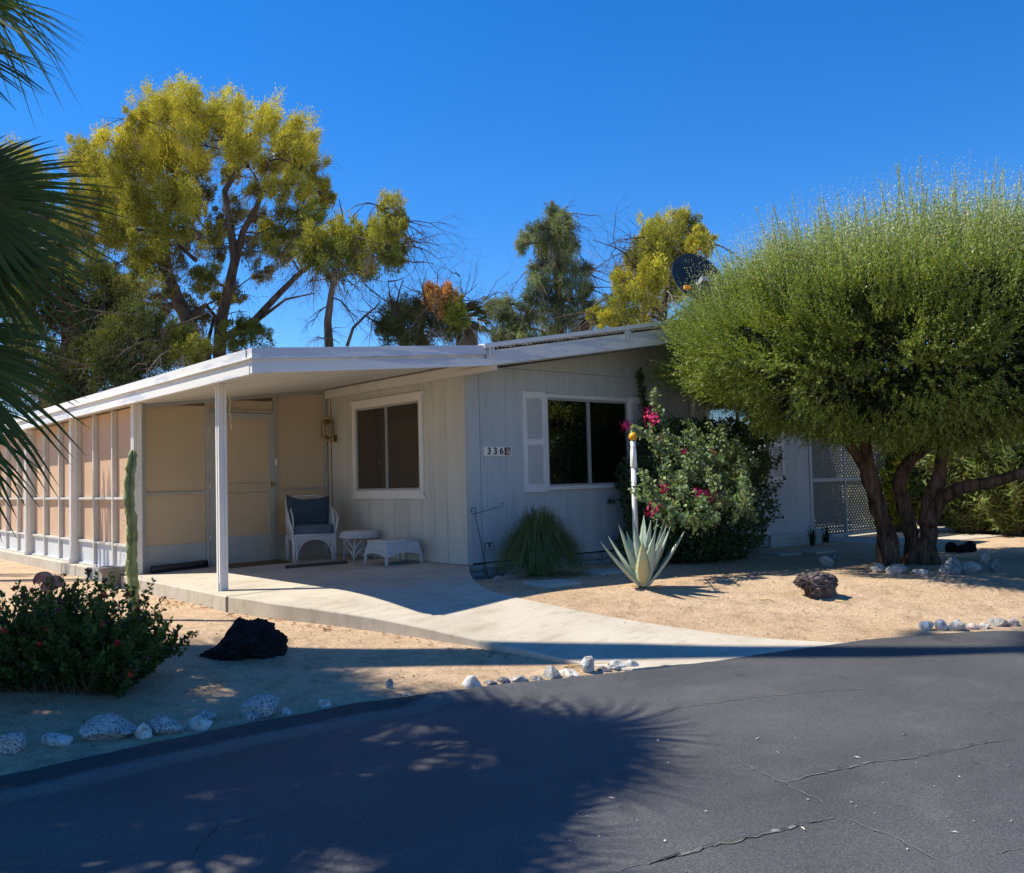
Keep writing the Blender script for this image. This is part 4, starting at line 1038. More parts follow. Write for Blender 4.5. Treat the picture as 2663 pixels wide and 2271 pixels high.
for k, (x, y, w, h) in enumerate(((1925, 1117, 26, 24), (1945, 1118, 24, 20), (1964, 1116, 26, 26))):
    p = onz(x, y, -.13); 
    if k == 0: br = thing('black_rock', V((p.x, p.y, -.15)), 'jagged jet black rock in the shade behind the tree trunks', 'rock')
    rock_mesh('lump', V((p.x, p.y, -.15)), (w / 142, w / 190, h / 130), 'lava_black', 60 + k, .3, 5, 1.7, .25, YAW, parent=br)
# flagstones and scalloped edging at the grass clump
for k, (x, y, w, d, lab) in enumerate(((1118, 1184, 92, 12, 'flat square flagstone in front of the grass clump'), (1225, 1160, 80, 9, 'flat flagstone between the grass clump and the agave'), (1650, 1118, 60, 6, 'flat flagstone in the deep shade left of the tree'), (1580, 1122, 60, 6, 'flat flagstone in the shade below the flowering climber'))):
    p = onfn(x, y, soil); dep = (np.array(p) - CAMV) @ (R3 @ np.array([0, 0, -1.0])); hw = w / pxm(dep) / 2; hd = .2
    b = MB(); b.obox(p + V((0, 0, .012)), V((hw, -hw * .15, 0)), V((hd * .2, hd, 0)), V((0, 0, .018))); tag(b.build('flagstone', 'flagstone', bevel=.006), lab, 'paving slab', 'flagstones along the front wall')
ed = None
for k in range(6):
    p = onfn(1012 + k * 22 + (8 if k > 3 else 0), 1178 - k * 5.0, soil)
    if k == 0: ed = thing('scalloped_edging', p, 'row of scalloped brown edging humps at the left foot of the grass clump', 'garden edging')
    b = MB(); n = 12; prof = [p + V((math.cos(PI * i / n) * .085, 0, math.sin(PI * i / n) * .085 - .02)) for i in range(n + 1)]
    b.prism(prof, (0, 0, 0), (0, .045, 0)); o = b.build('scallop', 'edging', ed); bm = bmesh.new(); bm.from_mesh(o.data); bmesh.ops.recalc_face_normals(bm, faces=bm.faces); bm.to_mesh(o.data); bm.free()

# ================================================================== PLANTS
def np3(v): return np.array([v[0], v[1], v[2]], dtype=float)
def tubes_to(b, p0, p1, r0, r1, sag=.0, n=5, wob=.05, sides=6):
    p0, p1 = V(p0), V(p1); L = (p1 - p0).length; off = V(rng.normal(size=3)) * L * wob; pts = []; rr = []
    for i in range(n + 1):
        t = i / n; p = p0.lerp(p1, t) + off * math.sin(PI * t) + V((0, 0, sag * L * math.sin(PI * t))); pts.append(p); rr.append(r0 + (r1 - r0) * t)
    b.tube(pts, rr, sides); return pts
def twig_tree(b, p, d, L, r, depth, spread=.6, droop=0, kids=3):
    """bare recursive twigs"""
    p, d = V(p), V(d).normalized(); pts = [p]; rr = [r]; q = p.copy(); dd = d.copy(); n = 4
    for i in range(n):
        dd = (dd + V(rng.normal(size=3)) * .16 + V((0, 0, -droop * .12))).normalized(); q = q + dd * L / n; pts.append(q.copy()); rr.append(r * (1 - .7 * (i + 1) / n))
    b.tube(pts, rr, 4 if depth < 2 else 5, caps=False)
    if depth > 0:
        for k in range(kids):
            i = 1 + int(rng.random() * n); i = min(i, n); s = V(rng.normal(size=3)); s = (s - dd * s.dot(dd)).normalized()
            twig_tree(b, pts[i], (dd + s * spread * (1 + rng.random())), L * (.5 + .25 * rng.random()), rr[i] * .75, depth - 1, spread, droop, kids)

# ---------------- big multi-trunk shrub tree on the right
def shrub_tree():
    base = onfn(1838, 1143, soil); C = V((4.95, -2.55, 0))
    t = thing('shrub_tree', base, 'broad dome-shaped silvery green shrub tree on several dark leaning trunks, right side', 'tree')
    def D_(x, y, dep): return at(x, y, dep)
    dp = (np.array(base) - CAMV) @ (R3 @ np.array([0, 0, -1.0]))
    trunks = [
      ([(1800, 1150, 0), (1795, 1085, 0), (1775, 1020, 0), (1757, 950, 0), (1750, 890, .05), (1735, 820, .2)], [.19, .125, .115, .115, .10, .06]),
      ([(1757, 955, 0.02), (1728, 915, -.05), (1700, 880, -.1), (1660, 830, -.2)], [.085, .07, .06, .04]),
      ([(1845, 1150, .15), (1845, 1090, .15), (1825, 1010, .1), (1820, 970, .1), (1850, 925, .2), (1895, 890, .3), (1930, 840, .3)], [.16, .10, .09, .085, .08, .075, .04]),
      ([(1875, 1152, 0), (1878, 1090, 0), (1880, 1030, -.1), (1900, 960, -.15), (1910, 890, -.1), (1905, 810, 0)], [.19, .12, .11, .095, .085, .05]),
      ([(1880, 1060, -.1), (1905, 1010, -.25), (1955, 985, -.45), (2010, 975, -.6), (2090, 945, -.8), (2180, 880, -.8)], [.11, .095, .085, .08, .07, .05]),
    ]
    for pts, rr in trunks:
        b = MB(); P = [D_(x, y, dp + dd) for x, y, dd in pts]; Q = []; RR = []
        if pts[0][1] > 1140: P[0].z = soil(P[0].x, P[0].y) - .05
        for i in range(len(P) - 1):
            p0 = P[max(0, i - 1)]; p1 = P[i]; p2 = P[i + 1]; p3 = P[min(len(P) - 1, i + 2)]
            for k in range(6):
                s = k / 6; Q.append(.5 * ((2 * p1) + (p2 - p0) * s + (2 * p0 - 5 * p1 + 4 * p2 - p3) * s * s + (3 * p1 - p0 - 3 * p2 + p3) * s ** 3)); RR.append(.86 * (rr[i] + (rr[i + 1] - rr[i]) * s))
        Q.append(P[-1]); RR.append(rr[-1]); n = 14; b.tube(Q, RR, n)
        b.v = [tuple(V(v) + V((noise.noise(V(v) * 5), noise.noise(V(v) * 5 + V((9, 0, 0))), 0)) * .030 + V((noise.noise(V((v[0] * 22, v[1] * 22, v[2] * 5))), noise.noise(V((v[0] * 22, v[1] * 22 + 7, v[2] * 5))), 0)) * .016) for v in b.v]
        b.build('trunk', 'bark', t)
    rx, ry = 3.15, 2.4; ang = YAW; ca, sa = math.cos(ang), math.sin(ang)
    CC = camxyz(5.30, 11.15, 2.55); rzu, rzd = 1.30, 1.15
    def toW(l):      # local -> world
        return np.stack([CC.x + l[:, 0] * ca - l[:, 1] * sa, CC.y + l[:, 0] * sa + l[:, 1] * ca, CC.z + l[:, 2]], 1)
    b = MB()
    tips = [D_(1735, 820, dp + .2), D_(1660, 830, dp - .2), D_(1930, 840, dp + .3), D_(1905, 810, dp), D_(2180, 880, dp - .8)]
    for k in range(110):
        d = rdir(1)[0]; 
        if d[2] < -.25: d[2] = -d[2] * .5
        l = np.array([[d[0] * rx * .82, d[1] * ry * .82, d[2] * (rzu if d[2] > 0 else rzd) * .8]]); w = V(toW(l)[0]); s = min(tips, key=lambda q: (q - w).length); tubes_to(b, s, w, .035, .008, .1, 5, .08, 5)
    b.build('branch', 'bark', t)
    # lumpy outer surface: directions with radius noise
    def surf(d, k=1.0):
        lump = np.array([noise.noise(V((q[0] * 2.3, q[1] * 2.3, q[2] * 2.3))) for q in d]); lump2 = np.array([noise.noise(V((q[0] * 6, q[1] * 6, q[2] * 6 + 4))) for q in d])
        r = (1 + .12 * lump + .10 * lump2) * k
        z = d[:, 2]; flatb = np.where(z < 0, rzd, rzu)
        return np.stack([d[:, 0] * rx * r, d[:, 1] * ry * r, z * flatb * r], 1)
    PP = []; UU = []; LL = []; CCo = []
    def shoots(n, kin, len_lo, len_hi, upbias, colr, zmin=-1.0, zmax=1.0, leaves=16, ll=.052, kout=1.0):
        d = rdir(int(n * 2.2)); d = d[(d[:, 2] > zmin) & (d[:, 2] < zmax)][:n]
        if kin > .7: nz = np.array([noise.noise(V((q[0] * 5.5, q[1] * 5.5, q[2] * 5.5 + 2))) + .6 * noise.noise(V((q[0] * 13, q[1] * 13, q[2] * 13))) for q in d]); d = d[(nz > -.10) | (d[:, 2] > .42)]
        n = len(d)
        p = surf(d, 1) * rng.uniform(kin, kout, (n, 1)); nrm = unit(d / np.array([rx, ry, 1.3]))
        up = np.array([0, 0, 1.0]); ax = unit(nrm * .9 + up * upbias + rng.normal(size=(n, 3)) * .22)
        L = rng.uniform(len_lo, len_hi, n); k = rng.normal(1, .18, n).clip(.5, 1.6)
        for j in range(leaves):
            s = (j + rng.random(n)) / leaves; q = p + ax * (L * s)[:, None] + np.array([0, 0, 1.0]) * (upbias * .25 * L * s * s)[:, None]
            side = rdir(n); side -= ax * (side * ax).sum(1, keepdims=True); side = unit(side)
            u = unit(ax * .95 + side * .75); PP.append(q); UU.append(u); LL.append(ll * rng.uniform(.65, 1.25, n) * (1 - .45 * s))
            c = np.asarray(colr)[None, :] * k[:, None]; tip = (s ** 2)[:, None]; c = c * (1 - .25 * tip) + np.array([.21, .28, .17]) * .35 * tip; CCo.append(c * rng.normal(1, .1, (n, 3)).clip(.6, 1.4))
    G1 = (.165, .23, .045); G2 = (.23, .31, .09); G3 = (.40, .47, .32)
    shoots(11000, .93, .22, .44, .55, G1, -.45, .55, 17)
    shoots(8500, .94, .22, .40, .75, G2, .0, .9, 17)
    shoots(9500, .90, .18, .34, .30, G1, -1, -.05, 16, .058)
    shoots(15000, .36, .22, .40, .4, (.030, .052, .018), -1, 1, 14, .080, .86)  # inner leaves tinted far darker: the crown's inner shade put into their colour
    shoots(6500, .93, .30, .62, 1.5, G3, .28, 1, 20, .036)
    # tall thin whips above the crown
    d = rdir(5200); d = d[(d[:, 2] > .50)][:330]; n = len(d); p = surf(d, .97)
    wgt = np.array([noise.noise(V((q[0] * 4 + 3, q[1] * 4, 0))) for q in d]); L = (.32 + .46 * rng.random(n) ** 1.5 + .55 * wgt.clip(0, 1)); ax = unit(d * .30 + np.array([0, 0, 1.0]) + rng.normal(size=(n, 3)) * .10)
    W0 = toW(p); bst = MB()
    rotm = np.array([[ca, -sa, 0], [sa, ca, 0], [0, 0, 1.0]]); axw = ax @ rotm.T
    for i in range(n): bst.tube([W0[i], W0[i] + axw[i] * L[i] * 1.0], [.0065, .003], 4, caps=False)
    bst.build('shoot', 'cactus', t)
    for j in range(54):
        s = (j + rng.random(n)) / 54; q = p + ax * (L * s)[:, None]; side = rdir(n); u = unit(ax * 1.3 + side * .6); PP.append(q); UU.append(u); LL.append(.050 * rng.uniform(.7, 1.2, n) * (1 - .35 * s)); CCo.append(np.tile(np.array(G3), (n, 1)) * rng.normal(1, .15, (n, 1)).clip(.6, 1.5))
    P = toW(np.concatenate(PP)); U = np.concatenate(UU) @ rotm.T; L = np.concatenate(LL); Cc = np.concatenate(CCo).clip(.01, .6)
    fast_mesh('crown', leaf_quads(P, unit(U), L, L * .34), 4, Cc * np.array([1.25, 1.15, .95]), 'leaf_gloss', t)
shrub_tree()

# ---------------- generic background trees
def puff_tree(name, label, base, puffs, depth, colf, trunk_pts, trunk_r, leaf=.068, wid=.021, dens=1.0, dead=0, droop=0, bark='bark_far', crown_mat='needle', up=.3, subs=19, cat='tree', group='trees behind the house', jd=1.6, limb=None, hang=0, rscale=1.12):
    t = thing(name, base, label, cat, group)
    tp = [V(base)] + [at(x, y, depth + dd) for x, y, dd in trunk_pts]
    b = MB(); n = len(tp); rr = [trunk_r * (1 - .72 * i / (n - 1)) for i in range(n)]; b.tube(tp, rr, 10)
    nodes = [(tp[i].lerp(tp[i + 1], k / 3)) for i in range(n - 1) for k in range(3)] + [tp[-1]]; nr = [trunk_r * (1 - .72 * k / len(nodes)) for k in range(len(nodes))]
    limbs = []
    if limb:
        for L_ in limb:
            q = [at(x, y, depth + dd) for x, y, dd in L_[0]]; b.tube(q, [L_[1] * (1 - .7 * i / (len(q) - 1)) for i in range(len(q))], 8); nodes += q[1:]; nr += [L_[1] * .4] * (len(q) - 1)
    m = pxm(depth); cen = []
    for pf in puffs:
        x, y, r = pf[:3]; dd = pf[3] if len(pf) > 3 else rng.uniform(-jd, jd); cen.append((at(x, y, depth + dd), r / m * rscale, pf[4] if len(pf) > 4 else None, y))
    order = sorted(range(len(cen)), key=lambda i: min((cen[i][0] - q).length for q in nodes))
    for i in order:
        c = cen[i][0]; k = min(range(len(nodes)), key=lambda j: (nodes[j] - c).length + max(0, nodes[j].z - c.z) * 1.5); r0 = max(.02, nr[k] * .6)
        pts = tubes_to(b, nodes[k], c, min(r0, .10), .018, .06, 5, .07, 5); nodes += pts[2:]; nr += [r0 * .7] * len(pts[2:])
        for _ in range(3):
            e = c + V(rdir(1)[0]) * cen[i][1] * .8; tubes_to(b, pts[3], e, .018, .006, .0, 3, .1, 4)
    for _ in range(dead):
        k = int(rng.random() * len(nodes)); d = rdir(1)[0]; d[2] = abs(d[2]) * .4 - droop * .5; twig_tree(b, nodes[k], d, rng.uniform(.7, 1.6), .022, 3, .7, droop * 2)
    b.build('trunk', bark, t)
    if dead:
        b = MB()
        for _ in range(dead // 2):
            k = int(rng.random() * len(nodes)); d = rdir(1)[0]; d[2] = -abs(d[2]) * .6; twig_tree(b, nodes[k], d, rng.uniform(.6, 1.3), .016, 3, .6, 1.5)
        b.build('dead_twigs', 'bark_grey', t)
    P = []; U = []; Cc = []; Ls = []; G0 = np.mean([np3(q[0]) for q in cen], 0) - np.array([0, 0, 1.2])
    for c, r, col, y in cen:
        c = np3(c); ns = subs; og_ = (c - G0) / np.linalg.norm(c - G0); sd = rdir(ns); sp = c + (sd * .9 + og_ * .25 * rng.uniform(-1, 2.0, (ns, 1))) * r * rng.uniform(.45, 1.1, (ns, 1)); base_c = np.array(col if col else colf(y))
        base_c = base_c * rng.normal(1, .08)
        for q, dd in zip(sp, sd):
            nl = int(215 * dens * (r / .45) ** 1.2); d = rdir(nl); rs_ = r * rng.uniform(.22, .48); along = rng.normal(size=(nl, 1)) * .5 * rs_; pos = q + d * rs_ * rng.random((nl, 1)) ** .5 * .85 + (og_ * .7 + np.array([0, 0, .5])) * along
            u = unit(d * .55 + dd * .3 + og_ * .5 + np.array([0, 0, up]) + rng.normal(size=(nl, 3)) * .35); P.append(pos); U.append(u)
            Ls.append(leaf * rng.uniform(.6, 1.3, nl)); Cc.append(jitcol(base_c * rng.normal(1, .10), nl, .16, .06))
        if hang:
            nl = int(160 * hang * (r / .45)); pos = c + rdir(nl) * r * rng.random((nl, 1)) ** .4; pos[:, 2] -= rng.random(nl) * r * .8; P.append(pos); U.append(unit(np.array([0, 0, -1.0]) + rng.normal(size=(nl, 3)) * .25)); Ls.append(leaf * 1.7 * rng.uniform(.6, 1.3, nl)); Cc.append(jitcol(base_c * .8, nl, .2, .06))
    P = np.concatenate(P); U = np.concatenate(U); L = np.concatenate(Ls); Cc = np.concatenate(Cc)
    fast_mesh('crown', leaf_quads(P, U, L, L * (wid / leaf)), 4, Cc, crown_mat, t); return t
def z6(x, y, *a): return (x / 2.4208, 155.6 + y / 2.4208) + tuple(a)
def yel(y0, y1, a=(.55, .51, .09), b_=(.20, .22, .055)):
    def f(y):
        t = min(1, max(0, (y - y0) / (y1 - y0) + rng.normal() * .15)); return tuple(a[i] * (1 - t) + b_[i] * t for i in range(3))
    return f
BIG = [(760,180,85),(900,125,80),(985,195,90),(850,250,100),(1130,165,90),(1060,260,100),(1200,300,90),(1310,210,85),(1445,280,80),(1480,345,65),(1400,385,90),(1300,420,80),(700,250,70),(660,240,55),(820,170,60),
 (560,330,75),(430,390,90),(385,420,60),(480,470,80),(600,500,90),(540,590,90),(450,580,70),(430,650,60),(520,680,80),(600,760,80),(560,790,60),
 (750,400,110),(850,470,110),(950,430,70),(720,560,110),(860,600,110),(700,700,100),(800,770,80),(950,650,70),(700,850,80),(1030,780,60),(1000,990,75),(900,740,50),(640,620,90),(640,420,80),(780,320,90),(950,330,80),(1150,370,60),
 (1500,470,75),(1440,520,75),(1350,560,60),(1560,560,65),(1600,600,50),(1480,640,70),(1530,680,60),(1400,720,85),(1330,810,75),(1470,800,75),(1380,870,60),(1290,760,50),(1130,480,45),(1240,560,40),
 (1130,1280,75),(1260,1260,60),(1080,1080,50),(1180,1220,50),(760,930,60),(820,1010,50),(690,980,60),(620,1040,70),(560,1100,80)]
BIGp = [z6(x, y) + (r / 2.4208 * 1.0,) for x, y, r in BIG]
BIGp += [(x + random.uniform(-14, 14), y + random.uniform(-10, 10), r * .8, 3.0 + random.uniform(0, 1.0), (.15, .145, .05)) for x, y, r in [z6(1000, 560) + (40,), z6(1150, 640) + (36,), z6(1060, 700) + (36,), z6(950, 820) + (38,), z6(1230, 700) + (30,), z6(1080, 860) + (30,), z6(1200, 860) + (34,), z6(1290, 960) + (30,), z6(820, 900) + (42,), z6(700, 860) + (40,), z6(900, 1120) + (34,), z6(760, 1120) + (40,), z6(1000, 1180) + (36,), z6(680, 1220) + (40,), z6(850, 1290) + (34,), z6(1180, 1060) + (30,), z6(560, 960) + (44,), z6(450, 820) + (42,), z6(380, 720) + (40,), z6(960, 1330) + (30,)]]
BIGp += [(x + random.uniform(-12, 12), y + random.uniform(-8, 14), r * .95, 2.6 + random.uniform(0, 1.2)) for x, y, r in BIGp[:44:2]]
def gb(x, depth): p = at(x, 1000, depth); return V((p.x, p.y, -.2))
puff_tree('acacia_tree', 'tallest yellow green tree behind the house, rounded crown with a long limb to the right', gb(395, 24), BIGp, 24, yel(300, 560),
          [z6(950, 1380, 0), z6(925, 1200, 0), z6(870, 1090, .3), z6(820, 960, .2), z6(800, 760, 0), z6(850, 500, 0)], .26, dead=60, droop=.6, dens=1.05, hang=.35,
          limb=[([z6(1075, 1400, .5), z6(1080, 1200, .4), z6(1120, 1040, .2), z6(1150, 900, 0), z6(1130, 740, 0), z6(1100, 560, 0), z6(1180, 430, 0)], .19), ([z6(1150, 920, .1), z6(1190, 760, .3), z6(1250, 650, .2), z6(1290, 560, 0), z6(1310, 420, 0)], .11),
                ([z6(1080, 1290, .4), z6(1250, 1190, 0), z6(1370, 1060, -.2), z6(1470, 960, -.2), z6(1570, 890, 0), z6(1650, 850, 0)], .11), ([z6(1260, 1195, 0), z6(1400, 1090, -.5), z6(1540, 1060, -.6)], .05),
                ([z6(925, 1180, 0), z6(1010, 1120, .3), z6(1060, 1180, .5)], .12), ([z6(1020, 1400, .6), z6(1020, 1290, .7), z6(1050, 1180, .6)], .10), ([z6(960, 900, 0), z6(880, 830, .3), z6(800, 700, .3)], .06)])
R_ = [(1900,665,75),(1950,700,45),(1850,740,60),(1700,770,70),(1780,850,85),(1650,880,75),(1900,870,70),(1965,825,50),(1800,950,50),(1600,830,60),(1720,900,80),(1500,860,50),(1560,780,55),(1850,800,70),(1750,830,70),(1930,760,45),(1560,900,50),(1640,970,45),(1930,900,40)]
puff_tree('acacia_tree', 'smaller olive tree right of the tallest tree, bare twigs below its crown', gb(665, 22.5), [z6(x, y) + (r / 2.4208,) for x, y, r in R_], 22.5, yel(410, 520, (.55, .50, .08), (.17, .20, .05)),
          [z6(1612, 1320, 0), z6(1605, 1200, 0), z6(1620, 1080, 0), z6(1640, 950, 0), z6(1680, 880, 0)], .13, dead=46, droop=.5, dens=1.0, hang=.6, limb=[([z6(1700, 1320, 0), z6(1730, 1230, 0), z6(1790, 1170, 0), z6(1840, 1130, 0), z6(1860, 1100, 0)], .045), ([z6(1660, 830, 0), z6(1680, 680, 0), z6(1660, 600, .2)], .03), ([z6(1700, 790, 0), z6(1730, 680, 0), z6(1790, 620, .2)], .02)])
Lf = [(80,470,100),(20,450,70),(150,540,60),(150,800,100),(50,760,80),(250,930,100),(170,960,80),(310,880,80),(100,1090,80),(250,1080,80),(350,1150,60),(560,1100,80),(640,1050,80),(330,760,60),(230,690,60),(380,600,60)]
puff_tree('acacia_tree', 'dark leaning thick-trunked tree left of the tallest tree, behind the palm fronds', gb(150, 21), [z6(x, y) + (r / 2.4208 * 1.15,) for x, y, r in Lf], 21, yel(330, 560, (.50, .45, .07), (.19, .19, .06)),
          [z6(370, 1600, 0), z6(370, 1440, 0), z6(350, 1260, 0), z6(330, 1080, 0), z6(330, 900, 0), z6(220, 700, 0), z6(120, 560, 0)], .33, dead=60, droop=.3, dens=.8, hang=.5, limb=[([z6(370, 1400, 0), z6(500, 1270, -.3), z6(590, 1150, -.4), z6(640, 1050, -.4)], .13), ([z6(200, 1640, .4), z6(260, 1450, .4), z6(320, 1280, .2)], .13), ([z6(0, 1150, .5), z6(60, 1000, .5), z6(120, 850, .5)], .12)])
Df = [(300,1000,90),(420,960,80),(330,1200,90),(460,1180,80),(540,1010,70),(200,1200,90),(380,1480,80),(700,1180,70),(90,1180,90),(620,1270,80),(520,1350,80),(300,1420,90),(780,1240,60),(880,1330,60),(440,1240,45),(420,1330,40),(700,1310,85),(620,1400,70),(780,1360,75),(700,1440,90),(850,1300,60),(100,1300,80),(140,1420,80),(240,1470,70),(520,1450,80),(480,1340,50),(880,1420,60),(60,1560,80),(560,1290,60),(250,1560,70),(960,1340,50),(380,1560,60),(620,1540,70),(480,1540,70)]
puff_tree('dark_bush', 'dark green thicket low between the trunks behind the long eave', gb(255, 19.5), [z6(x, y) + (r / 2.4208 * 1.25,) for x, y, r in Df], 19.5, lambda y: (.24, .24, .05) if rng.random() < .4 else (.09, .11, .04),
          [z6(560, 1640, 0), z6(580, 1500, 0), z6(600, 1400, 0)], .10, dead=40, droop=.2, dens=.9, cat='bush')
def z7(x, y, *a): return (778 + x / 2.663, 311 + y / 2.663) + tuple(a)
Mb = [(60,870,80),(150,850,70),(240,830,60),(100,950,90),(220,930,90),(330,940,80),(400,900,50),(30,980,70),(340,850,60),(160,1010,80)]
puff_tree('dark_bush', 'dark round tree with a reddish brown top behind the flat roof edge', gb(860, 24), [z7(x, y) + (r / 2.663,) for x, y, r in Mb] + [z7(290, 770) + (22, -2.0, (.50, .24, .11)), z7(245, 765) + (18, -2.0, (.46, .22, .10)), z7(335, 800) + (20, -2.0, (.42, .26, .09)), z7(300, 820) + (20, -2.1, (.40, .24, .09)), z7(380, 840) + (18, -2.0, (.30, .32, .06)), z7(400, 890) + (18, -2.0, (.26, .30, .06))], 24, lambda y: (.09, .11, .04),
          [z7(200, 1100, 0), z7(200, 950, 0), z7(220, 860, 0)], .13, dead=34, dens=1.0, droop=0, limb=[([z7(60, 900, 0), z7(30, 780, 0), z7(20, 690, 0)], .03), ([z7(60, 850, 0), z7(80, 740, 0), z7(100, 680, 0)], .03), ([z7(430, 960, 0), z7(420, 800, 0), z7(405, 660, 0)], .02)])
Cf = [(905,310,28),(900,370,40),(960,360,45),(860,400,45),(800,420,40),(760,450,30),(740,490,26),(980,420,45),(910,450,60),(850,480,50),(960,500,60),(1010,480,35),(870,560,55),(940,590,60),(1000,580,45),(820,620,50),(1050,620,40),(1090,620,24),(900,680,60),(830,700,50),(980,690,55),(1050,700,35),(1090,720,30),(800,760,55),(880,780,60),(960,800,60),(1040,780,50),(1100,820,40),(820,850,60),(900,880,60),(1000,880,60),(1080,900,50),(760,860,60),(700,900,60),(640,850,50),(600,810,45),(660,800,40),(570,840,26),(680,970,60),(790,950,70),(1130,860,40),(1040,960,60),(620,960,50),(880,980,70)]
puff_tree('casuarina_tree', 'tall narrow grey green feathery conifer behind the roof, middle of the skyline', gb(1130, 27), [z7(x, y) + (r / 2.663,) for x, y, r in Cf], 27, lambda y: (.25, .29, .14) if rng.random() < .6 else (.14, .175, .095),
          [z7(945, 1000, 0), z7(940, 800, 0), z7(930, 600, 0), z7(915, 420, 0), z7(905, 290, 0), z7(900, 255, 0)], .17, leaf=.17, wid=.016, dens=.42, rscale=1.0, dead=30, droop=.5, up=-.75, hang=.8, bark='bark_far', jd=1.0)
Yf = [(1560,390,80),(1490,440,80),(1420,440,55),(1390,480,40),(1650,400,55),(1690,420,35),(1680,480,50),(1740,480,35),(1740,520,35),(1560,500,100),(1470,530,80),(1380,560,70),(1330,580,40),(1600,570,80),(1330,650,80),(1280,680,50),(1290,730,70),(1260,790,60),(1450,640,90),(1400,730,90),(1520,680,70),(1220,850,60),(1320,820,80),(1180,880,40),(1210,900,50),(1130,870,35),(1440,810,70),(1380,900,70),(1560,760,50),(1280,900,60),(1560,620,60)]
puff_tree('acacia_tree', 'bright yellow green tree behind the satellite dish', gb(1320, 21), [z7(x, y) + (r / 2.663,) for x, y, r in Yf], 21, lambda y: (.46, .43, .075) if rng.random() < .65 else (.26, .27, .06),
          [z7(1500, 1000, 0), z7(1505, 860, 0), z7(1520, 740, 0), z7(1540, 600, 0), z7(1560, 450, 0)], .12, dead=34, droop=.4, dens=1.0, hang=.3, limb=[([z7(1480, 960, 0), z7(1560, 880, 0), z7(1620, 840, 0)], .05), ([z7(1500, 880, 0), z7(1420, 800, 0), z7(1370, 700, 0)], .05)])

# ---------------- palms
def fan(P, Cc, hub, ax, nrm, L, n=42, spread=125, droop=.35, w=.038, col=(.085, .14, .032), segs=5):
    """one fan blade: folded pointed leaflets round the hub"""
    ax = np3(ax) / np.linalg.norm(np3(ax)); nrm = np3(nrm); nrm = nrm - ax * nrm.dot(ax); nrm /= np.linalg.norm(nrm); sd = np.cross(nrm, ax); hub = np3(hub)
    for i in range(n):
        th = math.radians(-spread + 2 * spread * (i + .5) / n + rng.normal() * .8); d = ax * math.cos(th) + sd * math.sin(th); LL = L * (.70 + .30 * math.cos(th * .62)) * rng.uniform(.92, 1.05)
        s = -ax * math.sin(th) + sd * math.cos(th); prev = None; col_i = np.array(col) * rng.normal(1, .12); dr = droop * rng.uniform(.6, 1.5)
        for k in range(segs + 1):
            t = k / segs; ww = w * LL * (1.0 * (t * 2.4 + .15) if t < .35 else 1.0 - (t - .35) / .65 * .97); ww = max(ww, .0012) * .95
            c = hub + d * (LL * t) + nrm * (-.12 * L * t * t) + np.array([0, 0, -1.0]) * dr * LL * max(0, t - .30) ** 2 * 1.5; f = nrm * ww * .55
            cur = (c - s * ww / 1 + f, c, c + s * ww / 1 + f)
            if prev is not None:
                P += [prev[0], prev[1], cur[1], cur[0], prev[1], prev[2], cur[2], cur[1]]; Cc += [col_i, col_i * .85]
            prev = cur
def palm(name, label, base, top, tr, fronds, skirt=0, L=.95, petL=1.1, extra=[], w=.038, taper=.2):
    t = thing(name, base, label, 'palm', 'fan palms beside the street')
    b = MB(); top = V(top); base = V(base); n = 12; b.tube([base.lerp(top, i / n) for i in range(n + 1)], [tr * (1.25 if i == 0 else 1.0 - taper * i / n) for i in range(n + 1)], 16); b.build('trunk', 'palm_trunk', t)
    if skirt:
        P = []; Cc = []
        for k in range(skirt):
            a = rng.random() * 2 * PI; h = rng.random(); c = top + V((math.cos(a), math.sin(a), 0)) * tr * 1.1 - V((0, 0, .2 + 1.9 * h)); d = V((math.cos(a) * .25, math.sin(a) * .25, -1)); fan(P, Cc, c, d, V((math.cos(a), math.sin(a), .2)), L * .8, 14, 35, .1, .05, (.26, .19, .11), 3)
        fast_mesh('dead_fronds', np.array(P), 4, np.array(Cc).clip(.02, .6), 'leaf', t)
    P = []; Cc = []; pb = MB()
    for k in range(fronds):
        a = k * 2.39996 + rng.normal() * .1; e = math.radians(80 - 115 * (k + .5) / fronds + rng.normal() * 5); d = V((math.cos(a) * math.cos(e), math.sin(a) * math.cos(e), math.sin(e))); pl = petL * rng.uniform(.8, 1.1)
        hub = top + d * pl + V((0, 0, -.14 * pl)); pb.tube([top, top + d * pl * .5, hub], [.024, .017, .010], 5); up = V((0, 0, 1)); nr = (up - d * up.dot(d)) + V((0, 0, .05))
        if nr.length < .1: nr = V((1, 0, 0))
        fan(P, Cc, hub, d + V((0, 0, -.25)), nr, L * rng.uniform(.85, 1.1), 38, 118, .45, w)
    for hub, d, nr, LL, dr, cl in extra:
        pb.tube([top, (top + hub) / 2 + V((0, 0, .06)), hub], [.024, .017, .011], 5); fan(P, Cc, hub, d, nr, LL, 52, 120, dr, .036, cl)
    pb.build('petiole', 'cactus', t)
    fast_mesh('frond', np.array(P), 4, np.array(Cc).clip(.01, .6), 'palm_leaf', t)
def wdir(a, b_, c): return V(R3 @ np.array([a, b_, -c]))    # camera-like right, up, forward -> world direction
near_top = camxyz(-5.10, 5.5, 2.05); near_base = V((near_top.x - .1, near_top.y, soil(near_top.x, near_top.y) - .05))
D1, D2, D3 = 5.0, 5.3, 4.4
